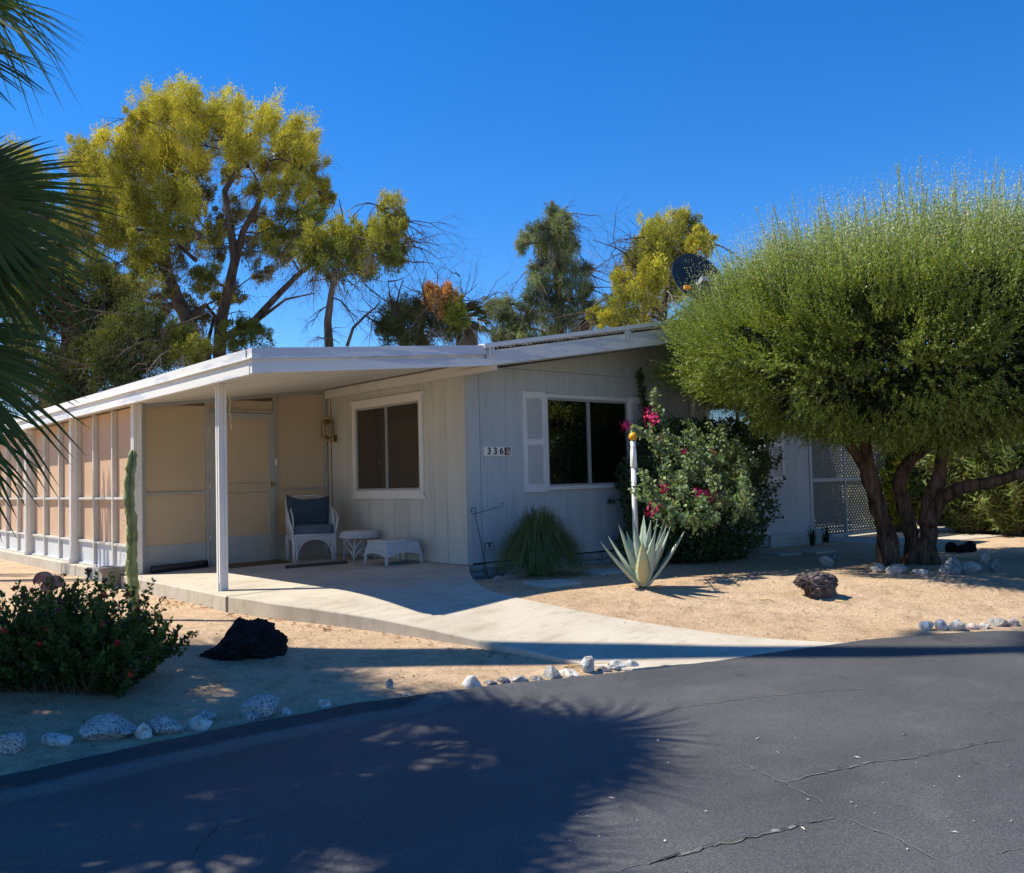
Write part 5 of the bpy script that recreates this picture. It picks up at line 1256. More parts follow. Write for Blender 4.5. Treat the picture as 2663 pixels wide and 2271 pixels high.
ex = [(at(-100, 395, D1), wdir(.95, -.22, .1), wdir(.25, .55, -.75), .88, .05, (.07, .12, .035)),
      (at(-75, 500, D1 + .3), wdir(.90, -.42, .1), wdir(.3, .6, -.55), .80, .14, (.075, .12, .035)),
      (at(-165, 700, D2), wdir(.62, -.75, .0), wdir(.5, .45, -.7), .98, .25, (.06, .11, .032)),
      (at(-185, 820, D2 + .35), wdir(.55, -.82, .15), wdir(.55, .45, -.6), .86, .25, (.065, .115, .035)),
      ]
palm('fan_palm', 'low fan palm whose dark fronds hang in at the left edge of the picture', near_base, near_top, .20, 17, 10, .85, .95, ex)
t2 = camxyz(-4.35, 4.1, 3.95)
ex2 = [(at(-185, 5, D3), wdir(.93, .12, .1), wdir(.1, .8, -.5), .78, .30, (.16, .21, .05)), (at(-200, 80, D3 + .2), wdir(.9, -.05, .1), wdir(.2, .8, -.5), .72, .22, (.09, .14, .04))]
palm('fan_palm', 'taller fan palm at upper left, only sunlit frond tips reach into the picture', V((t2.x - .15, t2.y, soil(t2.x, t2.y) - .05)), t2, .20, 26, 10, .95, .95, ex2, w=.024)
S_ = onz(2430, 1303, ROAD_Z); t3 = S_ + V((math.cos(SUN_AZ), math.sin(SUN_AZ), 0)) * 15.0 / math.tan(SUN_EL); t3.z = 15.0 + ROAD_Z; b3 = camxyz(-5.4, 6.92, -.25)
palm('fan_palm', 'very tall fan palm standing left of the picture, its trunk shadow crosses the walk', b3, t3, .37, 26, 14, .62, .70, taper=.72)
for (cx__, dp__, z__, lb__) in ((-4.58, 5.4, 5.0, 'fan palm left of the picture, its crown shades the near asphalt'), (-6.9, 6.6, 6.1, 'fan palm left of the picture, its crown shades the bush and border stones')):
    t4 = camxyz(cx__, dp__, z__); palm('fan_palm', lb__, V((t4.x - .1, t4.y, soil(t4.x, t4.y) - .1)), t4, .22, 30, 16, .95, .92, w=.024)
# small palm behind the roof
pt = at(945, 655, 23); tpb = thing('fan_palm', V((pt.x, pt.y, -.2)), 'little fan palm with a dry skirt peeping over the roof left of the conifer', 'palm', 'fan palms beside the street')
b = MB(); b.tube([V((pt.x, pt.y, -.2)), pt], [.2, .16], 10); b.build('trunk', 'palm_trunk', tpb)
P = []; Cc = []
for k in range(26):
    a = k * 2.4; e = math.radians(75 - 95 * k / 26); d = V((math.cos(a) * math.cos(e), math.sin(a) * math.cos(e), math.sin(e))); fan(P, Cc, pt + d * .35, d + V((0, 0, -.2)), V((0, 0, 1)) - d * d.z + V((.01, 0, 0)), .42, 16, 70, .4, .09, (.14, .16, .05), 2)
fast_mesh('frond', np.array(P), 4, np.array(Cc).clip(.01, .6), 'palm_leaf', tpb)
P = []; Cc = []
for k in range(30):
    a = rng.random() * 6.28; c = pt + V((math.cos(a) * .17, math.sin(a) * .17, -.1 - .5 * rng.random())); fan(P, Cc, c, V((math.cos(a) * .4, math.sin(a) * .4, -1)), V((math.cos(a), math.sin(a), .2)), .4, 8, 40, .1, .1, (.32, .26, .17), 2)
fast_mesh('dead_fronds', np.array(P), 4, np.array(Cc).clip(.02, .6), 'leaf', tpb)

# ---------------- flowering bush at the left front (small leaves on many upright stems)
def leafy_bush(name, label, base, stems, spread_fn, leaf, wid, per, col, mat, stem_mat='stem', cat='bush', stem_r=.004, flowers=None, arch=.3, tipcol=None):
    t = thing(name, base, label, cat); b = MB(); P = []; U = []; L = []; C_ = []; tips = []
    for i in range(stems):
        s, e = spread_fn(i); s, e = V(s), V(e); mid = s.lerp(e, .5) + V((0, 0, arch * (e - s).length * .3)) + V(rng.normal(size=3)) * .03; pts = []
        for k in range(8): q = k / 7; pts.append(s * (1 - q) ** 2 + mid * 2 * q * (1 - q) + e * q * q)
        b.tube(pts, [stem_r * (1.2 - .8 * k / 7) for k in range(8)], 4, caps=False); tips.append(pts[-1]); A = np.array(pts); n = per
        tt = rng.uniform(.12, 1, n) * 6.999; k0 = tt.astype(int); f = (tt - k0)[:, None]; pos = A[k0] * (1 - f) + A[k0 + 1] * f; ax = unit(A[k0 + 1] - A[k0]); sd = rdir(n)
        P.append(pos + sd * leaf * .3 * rng.random((n, 1))); U.append(unit(ax * .35 + sd * .9 + np.array([0, 0, .25]))); L.append(leaf * rng.uniform(.55, 1.25, n)); c = jitcol(col, n, .2, .08)
        if tipcol is not None: tw = (tt / 7)[:, None] ** 3; c = c * (1 - tw) + np.asarray(tipcol) * tw
        C_.append(c)
    b.build('stems', stem_mat, t); P = np.concatenate(P); U = np.concatenate(U); L = np.concatenate(L)
    fast_mesh('foliage', leaf_quads(P, U, L, L * (wid / leaf), .5), 4, np.concatenate(C_), mat, t); return t, tips
lb = onfn(138, 1385, soil); rt = V((.762, -.647, 0)).normalized(); fw = V((.647, .762, 0)).normalized()
def lant(i):
    a = rng.uniform(-1, 1); dpt = rng.uniform(-.32, .32); s = lb + rt * a * .42 + fw * dpt * .7 + V((0, 0, 0)); hx = a * .61 + rng.normal() * .09; env = (1 - min(1, abs(hx + .05) / 1.02) ** 2.2)
    h = (.18 + .35 * env) * (rng.uniform(.35, .85) if rng.random() < .7 else rng.uniform(.8, 1.35)); e = lb + rt * (hx - .02) + fw * (dpt * 1.5) + V((0, 0, h)); s.z = soil(s.x, s.y); return s, e
bush, tips = leafy_bush('lantana_bush', 'dark leafy bush with small red flower heads at the lower left', lb, 560, lant, .034, .022, 92, (.045, .085, .018), 'leaf', tipcol=(.11, .17, .03))
def blob_cluster(b, c, r, n, pr):
    for _ in range(n):
        d = V(rdir(1)[0]); p = c + d * r * rng.random() ** .4; s = d.orthogonal().normalized() * pr; s2 = d.cross(s).normalized() * pr; b.add([p - s - s2 * .6, p + s - s2 * .6, p + s * .6 + s2 + d * pr * .4, p - s * .6 + s2 + d * pr * .4], [(0, 1, 2, 3)])
simple('red_petal', (.75, .03, .03), .6, (.55, .015, .03), 30); simple('dry_head', (.075, .028, .030), .8, (.13, .05, .045), 40); simple('magenta', (.72, .03, .18), .6, (.62, .015, .10), 25); simple('peach_petal', (.85, .45, .30), .6, (.62, .14, .12), 14)
for k, i in enumerate(rng.permutation(len(tips))[:95]):
    b = MB(); blob_cluster(b, tips[i], .016 + .009 * rng.random(), 40, .007); b.build('flower_head', 'red_petal' if k % 3 == 0 else 'dry_head', bush)
for k, (x, y, r) in enumerate(((88, 1182, .060), (110, 1190, .062), (100, 1196, .05))):
    c = at(x, y, 6.25); b = MB()
    for q in range(60):
        a = q * 2.4; rr = r * math.sqrt(q / 60); zz = r * .9 * (1 - (q / 60) ** 1.5); p = c + V((math.cos(a) * rr, math.sin(a) * rr, zz)); d = V((math.cos(a), math.sin(a), .6)).normalized(); s = d.cross(V((0, 0, 1))).normalized() * .016; b.add([p - s, p + s, p + s * .9 + V((0, 0, .022)) + d * .010, p + V((0, 0, .030)) + d * .004, p - s * .9 + V((0, 0, .022)) + d * .010], [(0, 1, 2, 3, 4)])
    if k == 0: rose = thing('rose_plant', V((c.x, c.y, soil(c.x, c.y))), 'faded pink and peach rose blooms rising above the left bush', 'flower')
    b.build('bloom', 'peach_petal', rose)
c = at(100, 1200, 6.25); b = MB(); b.tube([V((c.x, c.y, soil(c.x, c.y))), c], [.006, .005], 6)
b.tube([V((c.x + .02, c.y, soil(c.x, c.y))), at(88, 1185, 6.25)], [.006, .004], 6); b.build('stem', 'stem', rose)

# ---------------- cactus column
def cactus():
    base = onfn(267, 1255, soil); dep = (np.array(base) - CAMV) @ (R3 @ np.array([0, 0, -1.0])); H = 352 / pxm(dep); t = thing('cactus_column', base, 'tall single knobbly green cactus column standing before the screened wall', 'cactus', None)
    N = 150; M = 30; vs = []
    for i in range(N + 1):
        h = H * i / N; cx_ = .012 * math.sin(h * 4.2) + .010 * math.sin(h * 9); tap = (.060 - .013 * (i / N)) * (1 if i < N - 5 else max(.05, (N - i) / 5) ** .5)
        tw = .5 * math.sin(h * 2.1)
        for k in range(M):
            a = 2 * PI * k / M; rib = abs(math.cos(a * 2.5 + tw)) ; wave = .55 + .45 * math.sin(h * 40 + 2.2 * math.sin(a * 2.5) + 3 * noise.noise(V((0, 0, h * 3)))) ; kn = noise.noise(V((math.cos(a) * 2, math.sin(a) * 2, h * 16))) 
            r = tap * (.42 + .60 * rib ** 1.5 * (.60 + .40 * wave) + .30 * kn); vs.append(base + V((cx_ + r * math.cos(a), r * math.sin(a), h - .03)))
    fs = [(i * M + k, i * M + (k + 1) % M, (i + 1) * M + (k + 1) % M, (i + 1) * M + k) for i in range(N) for k in range(M)] + [tuple(N * M + k for k in range(M))]
    b = MB(); b.add(vs, fs, 0, True); b.build('stem', 'cactus', t)
    b = MB()
    for i in range(6, N, 5):
        for k in range(5):
            a = (PI * k * 2 / 5 * 1) + .4 * math.sin(i); h = H * i / N; p = base + V((.074 * math.cos(a), .074 * math.sin(a), h))
            for _ in range(3): d = V((math.cos(a), math.sin(a), rng.normal() * .6)).normalized(); b.tube([p, p + d * .02], [.0012, .0004], 3, caps=False)
    b.build('spines', 'straw', t)
cactus()
# ocotillo-like wands left of the picture: their shadows fall on the screened wall
def wands(base, n, H, label):
    t = thing('ocotillo', base, label, 'cactus', 'wand plants left of the porch'); b = MB()
    for k in range(n):
        a = rng.random() * 6.28; sp = rng.uniform(.05, .30); pts = []; 
        for i in range(9): q = i / 8; pts.append(V(base) + V((math.cos(a) * sp * q * 1.6 + .04 * math.sin(q * 6 + k), math.sin(a) * sp * q * 1.6 + .04 * math.cos(q * 5 + k), H * q * rng.uniform(.98, 1.02) * (1 - sp * .3))))
        b.tube(pts, [.028 - .016 * i / 8 for i in range(9)], 6)
    b.build('stems', 'cactus', t)
for (x, y, n_, H_, l) in ((-4.25, 6.2, 15, 4.7, 'clump of thin upright ocotillo wands left of the picture beside the screened room'), (-4.6, 7.9, 9, 4.6, 'second smaller clump of thin upright wands nearer the street')): wands((x, y, -.2), n_, H_, l)

# pot
p = onfn(229, 1190, soil); t = thing('flower_pot', p, 'empty grey plastic flower pot between the cactus and the screened wall', 'pot')
b = MB(); b.lathe(p, [(0, .0), (.105, .0), (.112, .02), (.135, .19), (.152, .195), (.158, .24), (.163, .245), (.163, .262), (.15, .262), (.145, .24), (.13, .19), (.10, .02), (0, .02)], 32); b.build('body', 'pot', t)
b = MB(); b.lathe(p, [(0, .16), (.122, .165)], 20); b.build('soil_fill', 'soil_dark', t)

# ---------------- agave
def agave():
    base = onfn(1303, 1190, soil); dep = (np.array(base) - CAMV) @ (R3 @ np.array([0, 0, -1.0])); m = pxm(dep)
    t = thing('agave', base, 'blue grey spiky agave rosette on the sunlit sand in front of the white pole', 'agave')
    tips = [(1215, 1096, -.05), (1231, 1085, .15), (1252, 1062, -.05), (1280, 1050, .05), (1283, 1065, -.15), (1303, 1042, .2), (1317, 1052, -.1), (1330, 1050, .1), (1343, 1052, 0), (1357, 1064, .2), (1385, 1075, .0), (1268, 1075, .25), (1322, 1085, -.22), (1300, 1095, -.30), (1349, 1062, -.15)]
    for k, (x, y, dd) in enumerate(tips):
        tip = at(x, y, dep + dd); d0 = tip - base; hz = V((d0.x, d0.y, 0)); hl = hz.length
        s = base + hz * .10 + V((0, 0, .03)); n = 16; w0 = .052 + .012 * rng.random(); mid = s.lerp(tip, .5) + hz * (.10) + V((0, 0, -.05 * hl)); pts = [s * (1 - q) ** 2 + mid * 2 * q * (1 - q) + tip * q * q for q in [i / n for i in range(n + 1)]]
        b = MB(); vs = []; inward = (V((base.x, base.y, 0)) - V((tip.x, tip.y, 0))); inward = (inward.normalized() if inward.length > .05 else V((.3, -.9, 0))) * .8 + V((0, 0, .6)); yaw_ = rng.normal() * .35
        for i, p in enumerate(pts):
            q = i / n; d = (pts[min(i + 1, n)] - pts[max(i - 1, 0)]).normalized(); sd = d.cross(inward).normalized(); sd = (Matrix.Rotation(yaw_, 3, d) @ sd); nn = sd.cross(d).normalized()
            w = w0 * (.70 + .5 * math.sin(min(1, q * 2.2) * PI / 2)) * (1 - max(0, (q - .30) / .70) ** 1.3) + .0015; tooth = .004 * (i % 2) * (1 if .1 < q < .92 else 0); th = .016 * (1 - q) + .003; cup = w * .42
            vs += [p + sd * (w + tooth) + nn * cup, p + sd * w * .5 + nn * cup * .2, p, p - sd * w * .5 + nn * cup * .2, p - sd * (w + tooth) + nn * cup, p - sd * w * .6 - nn * th * .6 + nn * cup * .1, p - nn * th, p + sd * w * .6 - nn * th * .6 + nn * cup * .1]
        fs = [(i * 8 + j, i * 8 + (j + 1) % 8, (i + 1) * 8 + (j + 1) % 8, (i + 1) * 8 + j) for i in range(n) for j in range(8)] + [tuple(range(8))]
        b.add(vs, fs, 0, True)
        for i in range(2, n - 1):
            for f2 in (0, .5):
                for e in (0, 4): p0 = V(vs[i * 8 + e]).lerp(V(vs[(i + 1) * 8 + e]), f2); o_ = (V(vs[i * 8 + e]) - V(vs[i * 8 + 2])).normalized(); b.add([p0 - V((0, 0, .004)), p0 + V((0, 0, .004)), p0 + o_ * .008 + V((0, 0, .003))], [(0, 1, 2)])
        lf = b.build('leaf', 'agave_old' if k == 13 else 'agave', t)
        if k == 13: tag(lf, 'yellowing leaf')
    b = MB()
    for k in range(14): a = rng.random() * 6.28; r = rng.uniform(.06, .2); d = V((math.cos(a), math.sin(a), 0)); b.bar(base + d * .05 + V((0, 0, .01)), base + d * r + V((0, 0, .025 * rng.random() + .008)), .018, .004)
    b.build('dry_leaves', 'straw', t)
agave()
p0 = V((1.30, -1.05, 0)); p0 = onfn(1288, 1166, soil); dp_ = (np.array(p0) - CAMV) @ (R3 @ np.array([0, 0, -1.0])); tp_ = at(1281, 893, dp_)
t = thing('white_pole', p0, 'slim white pole topped by an orange ball, rising behind the agave', 'pole')
b = MB(); b.tube([p0 - V((0, 0, .05)), p0.lerp(tp_, .80)], .030, 14); b.build('pole', 'pole_white', t)
b = MB(); L_ = (tp_ - p0); pr = [p0.lerp(tp_, .80), p0.lerp(tp_, .815), p0.lerp(tp_, .88), p0.lerp(tp_, .93), p0.lerp(tp_, .95), tp_]; b.tube(pr, [.030, .036, .034, .033, .026, .030], 12); b.tube([p0.lerp(tp_, .82) + V((-.028, -.02, 0)), p0.lerp(tp_, .94) + V((-.03, -.02, 0))], .009, 6); b.build('wrapped_tape', 'plate', t)
b = MB(); b.lathe(tp_ + V((0, 0, .002)), [(0, 0)] + [(.047 * math.sin(PI * k / 12), .047 - .047 * math.cos(PI * k / 12)) for k in range(1, 12)] + [(0, .094)], 18); b.build('ball', 'orange_ball', t)

# ---------------- fountain grass
def grass_clump(name, label, base, n, R, H, col, w=.0035, seg=6, ow=.27, cat='grass clump', group=None):
    t = thing(name, base, label, cat, group); P = []; C_ = []; base = np3(base)
    for i in range(n):
        a = rng.random() * 6.28; o = rng.random() ** .6 * ow * R; reach = R * rng.random() ** .6; h = H * rng.uniform(.55, 1.05) * (1 - .35 * (reach / R) ** 2); d = np.array([math.cos(a), math.sin(a), 0]); s = np.array([-d[1], d[0], 0]); prev = None; c = jitcol(col, 1, .22, .08)[0]; drop = rng.uniform(.5, 1.5) * (reach / R) ** 1.2
        for k in range(seg + 1):
            q = k / seg; p = base + d * (o + reach * q ** 1.25) + np.array([0, 0, h * (math.sin(min(1, q * 1.0) * PI / 2 * 1.15) if q < .87 else math.sin(.87 * PI / 2 * 1.15)) * 1.0 - drop * h * max(0, q - .35) ** 2 * 2.0]); p[2] = max(p[2], base[2] + .01); ww = w * (1 - q * .85)
            cur = (p - s * ww, p + s * ww)
            if prev is not None: P += [prev[0], prev[1], cur[1], cur[0]]; C_.append(c)
            prev = cur
    fast_mesh('blades', np.array(P), 4, np.array(C_), 'leaf', t); return t
gp = onfn(1106, 1165, soil)
grass_clump('fountain_grass', 'rounded dark green grass clump against the grey front wall', gp + V((0, .10, 0)), 3600, .50, .80, (.12, .175, .06), .006)
for k, (x, y, h, l) in enumerate(((1645, 1105, .42, 'small dark strappy plant by the right end of the skirting'), (1672, 1098, .34, 'thin dark strappy plant in front of the right skirting boards'))): grass_clump('strap_plant', l, onfn(x, y, soil), 26, .16, h, (.03, .045, .02), .009, 5, cat='plant')

# ---------------- bougainvillea
def fpl(x, y, yy):      # photo point -> plane parallel to the front wall
    r = ray(x, y); return V(CAMV + r * ((yy - CAMV[1]) / r[1]))
def boug():
    base = fpl(1430, 1120, -.6); base.z = soil(base.x, base.y); t = thing('bougainvillea', base, 'bushy climber with pink flower clusters between the two front windows', 'flowering climber')
    b = MB(); P = []; U = []; L = []; C_ = []; m = pxm(11.6)
    shape = [(1385, 1080, 85, 75), (1470, 1070, 70, 75), (1420, 985, 95, 85), (1350, 930, 55, 75), (1475, 950, 65, 80), (1330, 1020, 55, 75), (1515, 1010, 28, 70), (1400, 885, 60, 40), (1460, 880, 60, 36), (1520, 920, 25, 50), (1335, 880, 30, 40), (1500, 885, 40, 30), (1410, 1118, 90, 26), (1300, 960, 22, 45), (1310, 1100, 35, 40)]
    for (x, y, rx, ry) in shape:
        c = np3(fpl(x, y, -.62)); n = int(rx * ry * 1.25); d = rdir(n); r = rng.random((n, 1)) ** .28; loc = d * r * np.array([rx / m / .78, .52, ry / m])
        w = c + loc; w[:, 1] = np.minimum(w[:, 1], -.07 - .1 * rng.random(n)); w[:, 2] = np.maximum(w[:, 2], -.12)
        k = np.array([noise.noise(V(q) * 5.5) for q in w]); keep = k > -.16; w = w[keep]; n = len(w)
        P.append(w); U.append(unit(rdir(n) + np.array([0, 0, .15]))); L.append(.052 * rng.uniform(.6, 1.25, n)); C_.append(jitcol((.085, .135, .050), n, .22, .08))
    def cane(pts, per, lf=.05, col=(.26, .34, .19), jit=.035):  # sunlit front canes paler than the shaded mass: light put into leaf colour
        Q = [fpl(x, y, yy) for x, y, yy in pts]
        for i in range(len(Q) - 1): b.tube([Q[i], Q[i + 1]], [.008, .006], 5, caps=False)
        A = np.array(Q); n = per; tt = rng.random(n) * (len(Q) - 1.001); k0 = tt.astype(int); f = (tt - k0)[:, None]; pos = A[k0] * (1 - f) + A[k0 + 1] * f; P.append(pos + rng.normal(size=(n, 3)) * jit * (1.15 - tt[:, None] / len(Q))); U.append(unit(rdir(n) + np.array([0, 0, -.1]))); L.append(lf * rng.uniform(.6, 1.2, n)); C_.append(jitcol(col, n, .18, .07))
    cane([(1350, 880, -.2), (1312, 840, -.2), (1300, 800, -.18), (1293, 750, -.15)], 480, .060, (.08, .12, .045))
    cane([(1365, 900, -1.0), (1338, 850, -1.25), (1326, 820, -1.35), (1322, 788, -1.4)], 260)
    cane([(1400, 930, -1.1), (1340, 890, -1.4), (1300, 878, -1.6), (1282, 866, -1.6)], 330)
    cane([(1300, 1010, -.3), (1270, 990, -.25), (1245, 985, -.2)], 90, .05, (.06, .085, .035)); cane([(1300, 1040, -.3), (1260, 1010, -.2), (1232, 1016, -.2)], 70, .05, (.06, .085, .035))
    cane([(1530, 1020, -.6), (1560, 1000, -.55), (1590, 965, -.5)], 90, .05, (.07, .10, .04)); cane([(1520, 960, -.6), (1556, 945, -.5), (1580, 925, -.45)], 80, .05, (.07, .10, .04)); cane([(1530, 1070, -.6), (1565, 1050, -.5), (1585, 1045, -.5)], 30, .05, (.07, .10, .04))
    for q in range(74):
        x0 = rng.uniform(1325, 1530); y0 = rng.uniform(905, 1075) - max(0, 1400 - 0) * 0; a = rng.uniform(-1, 1); x1 = x0 + a * 80 - 8; y1 = y0 - rng.uniform(15, 95); x1 = min(x1, 1500 if y0 > 990 else 1530); yy = -1.15 - max(0, (y0 - 880)) / 160 * .95; y1 = max(y1, 850)
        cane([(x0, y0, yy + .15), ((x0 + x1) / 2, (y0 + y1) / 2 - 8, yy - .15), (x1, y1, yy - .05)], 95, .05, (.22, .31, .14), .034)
    for q in range(30): x0 = rng.uniform(1330, 1500); tubes_to(b, base + V((rng.normal() * .2, rng.normal() * .1, 0)), fpl(x0, rng.uniform(900, 1050), -.9), .014, .006, .1, 5, .08, 5)
    b.build('stems', 'stem', t)
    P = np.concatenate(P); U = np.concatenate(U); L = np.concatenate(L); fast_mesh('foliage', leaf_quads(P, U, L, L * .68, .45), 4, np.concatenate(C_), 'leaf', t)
    for (x, y, r, nn, yy) in ((1317, 848, .10, 60, -1.45), (1266, 862, .08, 45, -1.2), (1342, 987, .08, 45, -2.0), (1412, 1000, .075, 50, -2.05), (1438, 1003, .09, 60, -2.05), (1320, 1030, .10, 55, -2.1), (1310, 832, .07, 30, -1.2), (1385, 912, .04, 14, -1.7), (1440, 918, .05, 18, -1.7), (1330, 892, .06, 20, -1.5), (1432, 945, .03, 8, -1.85), (1425, 1000, .06, 30, -2.05)):
        q = MB(); blob_cluster(q, fpl(x, y, yy), r, nn, .017); q.build('flower_cluster', 'magenta', t)
boug()

# ---------------- lattice screen beyond the house corner
t = thing('lattice_screen', V((8.5, .15, -.12)), 'pale diagonal lattice screen between the right house corner and the driveway', 'lattice screen')
b = MB(); X0, X1, Z0, Z1 = 7.44, 9.90, -.09, 2.35
for (za, zb_) in ((Z0, Z0 + .05), (.87, .93), (Z1 - .05, Z1)): b.box((X0, .12, za), (X1, .18, zb_))
for (xa, xb) in ((X0 - .06, X0 - .001), (X1 + .001, X1 + .06), (8.49, 8.53)): b.box((xa, .115, -.12), (xb, .185, Z1 + .01))
b.build('frame', 'skirting', t)
b = MB(); st = .092; hw = .0185
for s_, yy in ((1, .142), (-1, .150)):
    k = -50
    while k < 100:
        c0 = X0 + k * st; za, zb_ = Z0, Z1; xa = c0; xb = c0 + (zb_ - za) * s_; 
        if s_ < 0: xa, xb = c0 + 1.2, c0 + 1.2 - (zb_ - za)
        # clip to panel
        p, q = V((xa, yy, za)), V((xb, yy, zb_)); d = q - p; t0, t1 = 0, 1
        for (lim, sg) in ((X0, 1), (X1, -1)):
            fa, fb = (p.x - lim) * sg, (q.x - lim) * sg
            if fa < 0 and fb < 0: t0 = 2; break
            if fa < 0: t0 = max(t0, fa / (fa - fb))
            elif fb < 0: t1 = min(t1, fa / (fa - fb))
        if t0 < t1 - .01: b.bar(p + d * t0, p + d * t1, .0035, hw * 2 * .98, (1, 0, -s_ * 1.0)) if 0 else b.obox(p + d * (t0 + t1) / 2, d * (t1 - t0) / 2, V((-d.z, 0, d.x)).normalized() * hw, V((0, .0035, 0)))
        k += 1
simple('lattice_paint', (.25, .245, .21), .7, (.20, .195, .17), 4); b.build('lattice', 'lattice_paint', t)

# ---------------- hedge and shrubs beyond the driveway
def shrub(name, label, c, R, H, n, leaf, wid, col, stems=40, group='shrubs beyond the driveway', mat='leaf'):
    c = V(c); def_ = []
    def sp(i):
        a = rng.random() * 6.28; r = rng.random() ** .5; s = c + V((math.cos(a) * .25 * R, math.sin(a) * .25 * R, 0)); e = c + V((math.cos(a) * r * R, math.sin(a) * r * R, H * (1 - .35 * r * r) * rng.uniform(.35, 1.05))); return s, e
    t, _ = leafy_bush(name, label, c, stems, sp, leaf, wid, n, col, mat, cat='shrub', stem_r=.012); t['group'] = group
def gx(x, dep, z=-.15): p = at(x, 1000, dep); return V((p.x, p.y, z))
shrub('oleander', 'bright yellow green shrub seen between the lattice and the forked trunks', gx(1800, 17.5), .85, 3.0, 95, .13, .05, (.38, .40, .045), 150)
shrub('oleander', 'light green willow leaved shrub seen between the dark trunk and the right trunk', gx(1880, 19), .9, 2.9, 80, .15, .035, (.16, .20, .06), 130)
shrub('oleander', 'pale green long leaved shrub just right of the right trunk', gx(1970, 16.5), 1.15, 2.7, 90, .16, .034, (.20, .25, .09), 200)
shrub('oleander', 'mid green long leaved shrub near the right picture edge', gx(2060, 15.8), 1.1, 2.5, 90, .16, .034, (.20, .26, .08), 190)
shrub('oleander', 'shrub beyond the right picture edge', gx(2170, 16), 1.3, 2.8, 70, .16, .034, (.12, .17, .06), 150)
shrub('oleander', 'dull green shrub behind the lattice screen', gx(1690, 21), 1.4, 2.6, 60, .16, .04, (.16, .19, .06), 150)
for k, (x, dep, R, H, l) in enumerate(((1950, 25, 2.6, 4.2, 'tall dark tree-like hedge behind the shrubs at right'), (2120, 22, 2.2, 3.8, 'tall dark hedge at the right picture edge'), (1800, 30, 3.0, 3.6, 'distant dark hedge seen under the shrub tree'), (1600, 33, 3.2, 3.6, 'distant dark hedge behind the house'), (-350, 34, 4.0, 4.5, 'distant dark hedge left of the picture'), (-900, 30, 4.0, 4.2, 'farther left distant hedge outside the picture'))): shrub('hedge', l, gx(x, dep), R, H, 130, .22, .08, (.055, .075, .03), 260)
# unseen trees added across the street as dark backdrop for the window reflections
for k, (x, y, R, H, l) in enumerate(((14.5, -12.5, 3.0, 4.6, 'dark leafy tree added unseen across the street, backdrop for the window reflections'), (21.0, -19.0, 3.6, 5.5, 'second dark backdrop tree added across the street, farther to the right'), (8.0, -17.0, 3.0, 4.8, 'bushy backdrop tree added across the street behind the photographer'), (2, -19, 3.2, 5, 'round backdrop tree added across the street opposite the porch'))): shrub('backdrop_tree', l, (x, y, -.4), R, H, 110, .24, .10, (.06, .085, .03), 260, 'backdrop trees added across the street')

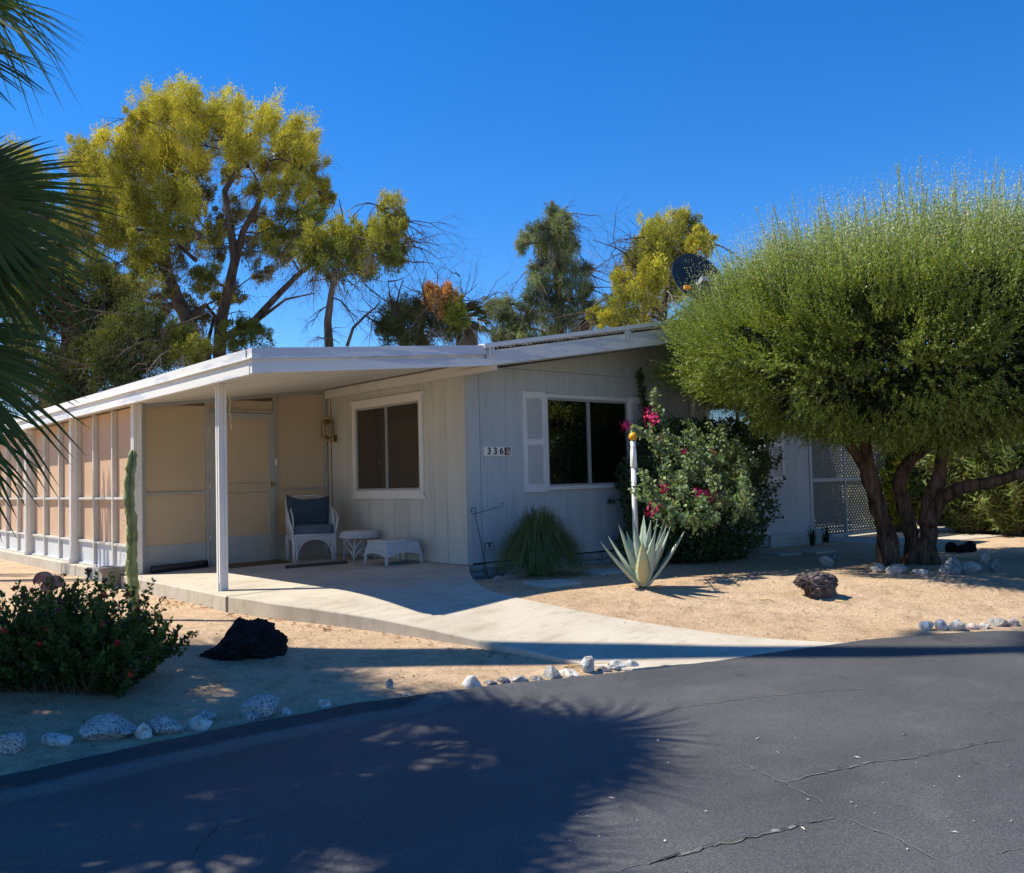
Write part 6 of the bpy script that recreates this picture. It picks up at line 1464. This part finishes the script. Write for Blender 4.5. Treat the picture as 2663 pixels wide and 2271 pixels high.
# ---------------- litter
def litter():
    b = MB()
    for _ in range(5200):
        x = rng.uniform(-7.5, 9.5); e = yedge(x); y = e + rng.uniform(.05, 5.5)
        if -2.95 < x < 0 and y > 0: continue
        if y > -.05 and x > -2.9: continue
        z = max(soil(x, y), deck(x, y) if False else -9) + .004; s = rng.uniform(.004, .013); a = rng.random() * 6.28; u = V((math.cos(a), math.sin(a), .2)) * s; w = V((-math.sin(a), math.cos(a), .1)) * s * .6; c = V((x, y, z + s * .4)); b.add([c - u, c + w - V((0, 0, s * .3)), c + u, c - w + V((0, 0, s * .5))], [(0, 1, 2), (0, 2, 3)], int(rng.random() * 3))
    tag(b.build('gravel', ['dry_head', 'straw', 'river']), 'scattered grit and pebbles lying on the sandy yard', 'gravel', kind='stuff')
    b = MB()
    for _ in range(260):
        r = rng.random(); 
        if r < .45: p = onfn(rng.uniform(330, 470), rng.uniform(1195, 1235), soil)
        elif r < .8: p = onfn(rng.uniform(600, 1180), 1250 + rng.uniform(-4, 16) + 0, soil); q = resample(PL, 40)[int(rng.random() * 39)]; p = V((q.x, q.y, 0)) + V((-.12, -.10, 0)) * rng.uniform(.3, 1.6); p.z = soil(p.x, p.y)
        else: p = onfn(rng.uniform(1180, 1300), rng.uniform(1150, 1175), soil)
        a = rng.random() * 6.28; L_ = rng.uniform(.02, .07); u = V((math.cos(a), math.sin(a), rng.uniform(0, .25))) * L_; w = V((-math.sin(a), math.cos(a), .1)) * L_ * .18; c = p + V((0, 0, .008)); b.add([c, c + u * .5 + w + V((0, 0, .008)), c + u, c + u * .5 - w], [(0, 1, 2, 3)])
    tag(b.build('dry_leaves', 'dry_leaf'), 'dry curled leaves scattered along the walk and slab edge', 'dry leaves', kind='stuff')
    for k, (x0, y0, x1, y1, l) in enumerate(((1538, 1215, 1565, 1219, 'longer pale palm splinter on the sand left of the lava rock'), (1690, 1218, 1722, 1224, 'short pale splinter on the sand below the lava rock'), (640, 1233, 730, 1249, 'long dry stalk lying along the left edge of the walk'), (1140, 1352, 1290, 1345, 'pale dry palm leaf stalk lying behind the end stones'), (940, 1297, 1010, 1312, 'dry split stalk beside the lower walk edge'))):
        a_, b_ = onfn(x0, y0, soil), onfn(x1, y1, soil); q = MB(); q.tube([a_ + V((0, 0, .012)), a_.lerp(b_, .5) + V((0, 0, .022)), b_ + V((0, 0, .012))], [.008, .007, .003], 5); tag(q.build('dry_stalk', 'straw'), l, 'dry stalk', 'dry stalks on the sand')
    b = MB()
    for _ in range(75):
        x, y = rng.uniform(1150, 2072), rng.uniform(1330, 1767); p = onz(x, y, ROAD_Z); s = rng.uniform(.003, .009); a = rng.random() * 6.28; u = V((math.cos(a), math.sin(a), 0)) * s * (3 if rng.random() < .12 else 1); w = V((-math.sin(a), math.cos(a), 0)) * s * .6; b.add([p + V((0, 0, .005)) - u, p + V((0, 0, .006)) - w, p + V((0, 0, .005)) + u, p + V((0, 0, .009)) + w], [(0, 1, 2, 3)])
    tag(b.build('road_grit', 'river'), 'pale grit and bits of leaf scattered on the asphalt', 'grit', kind='stuff')
litter()
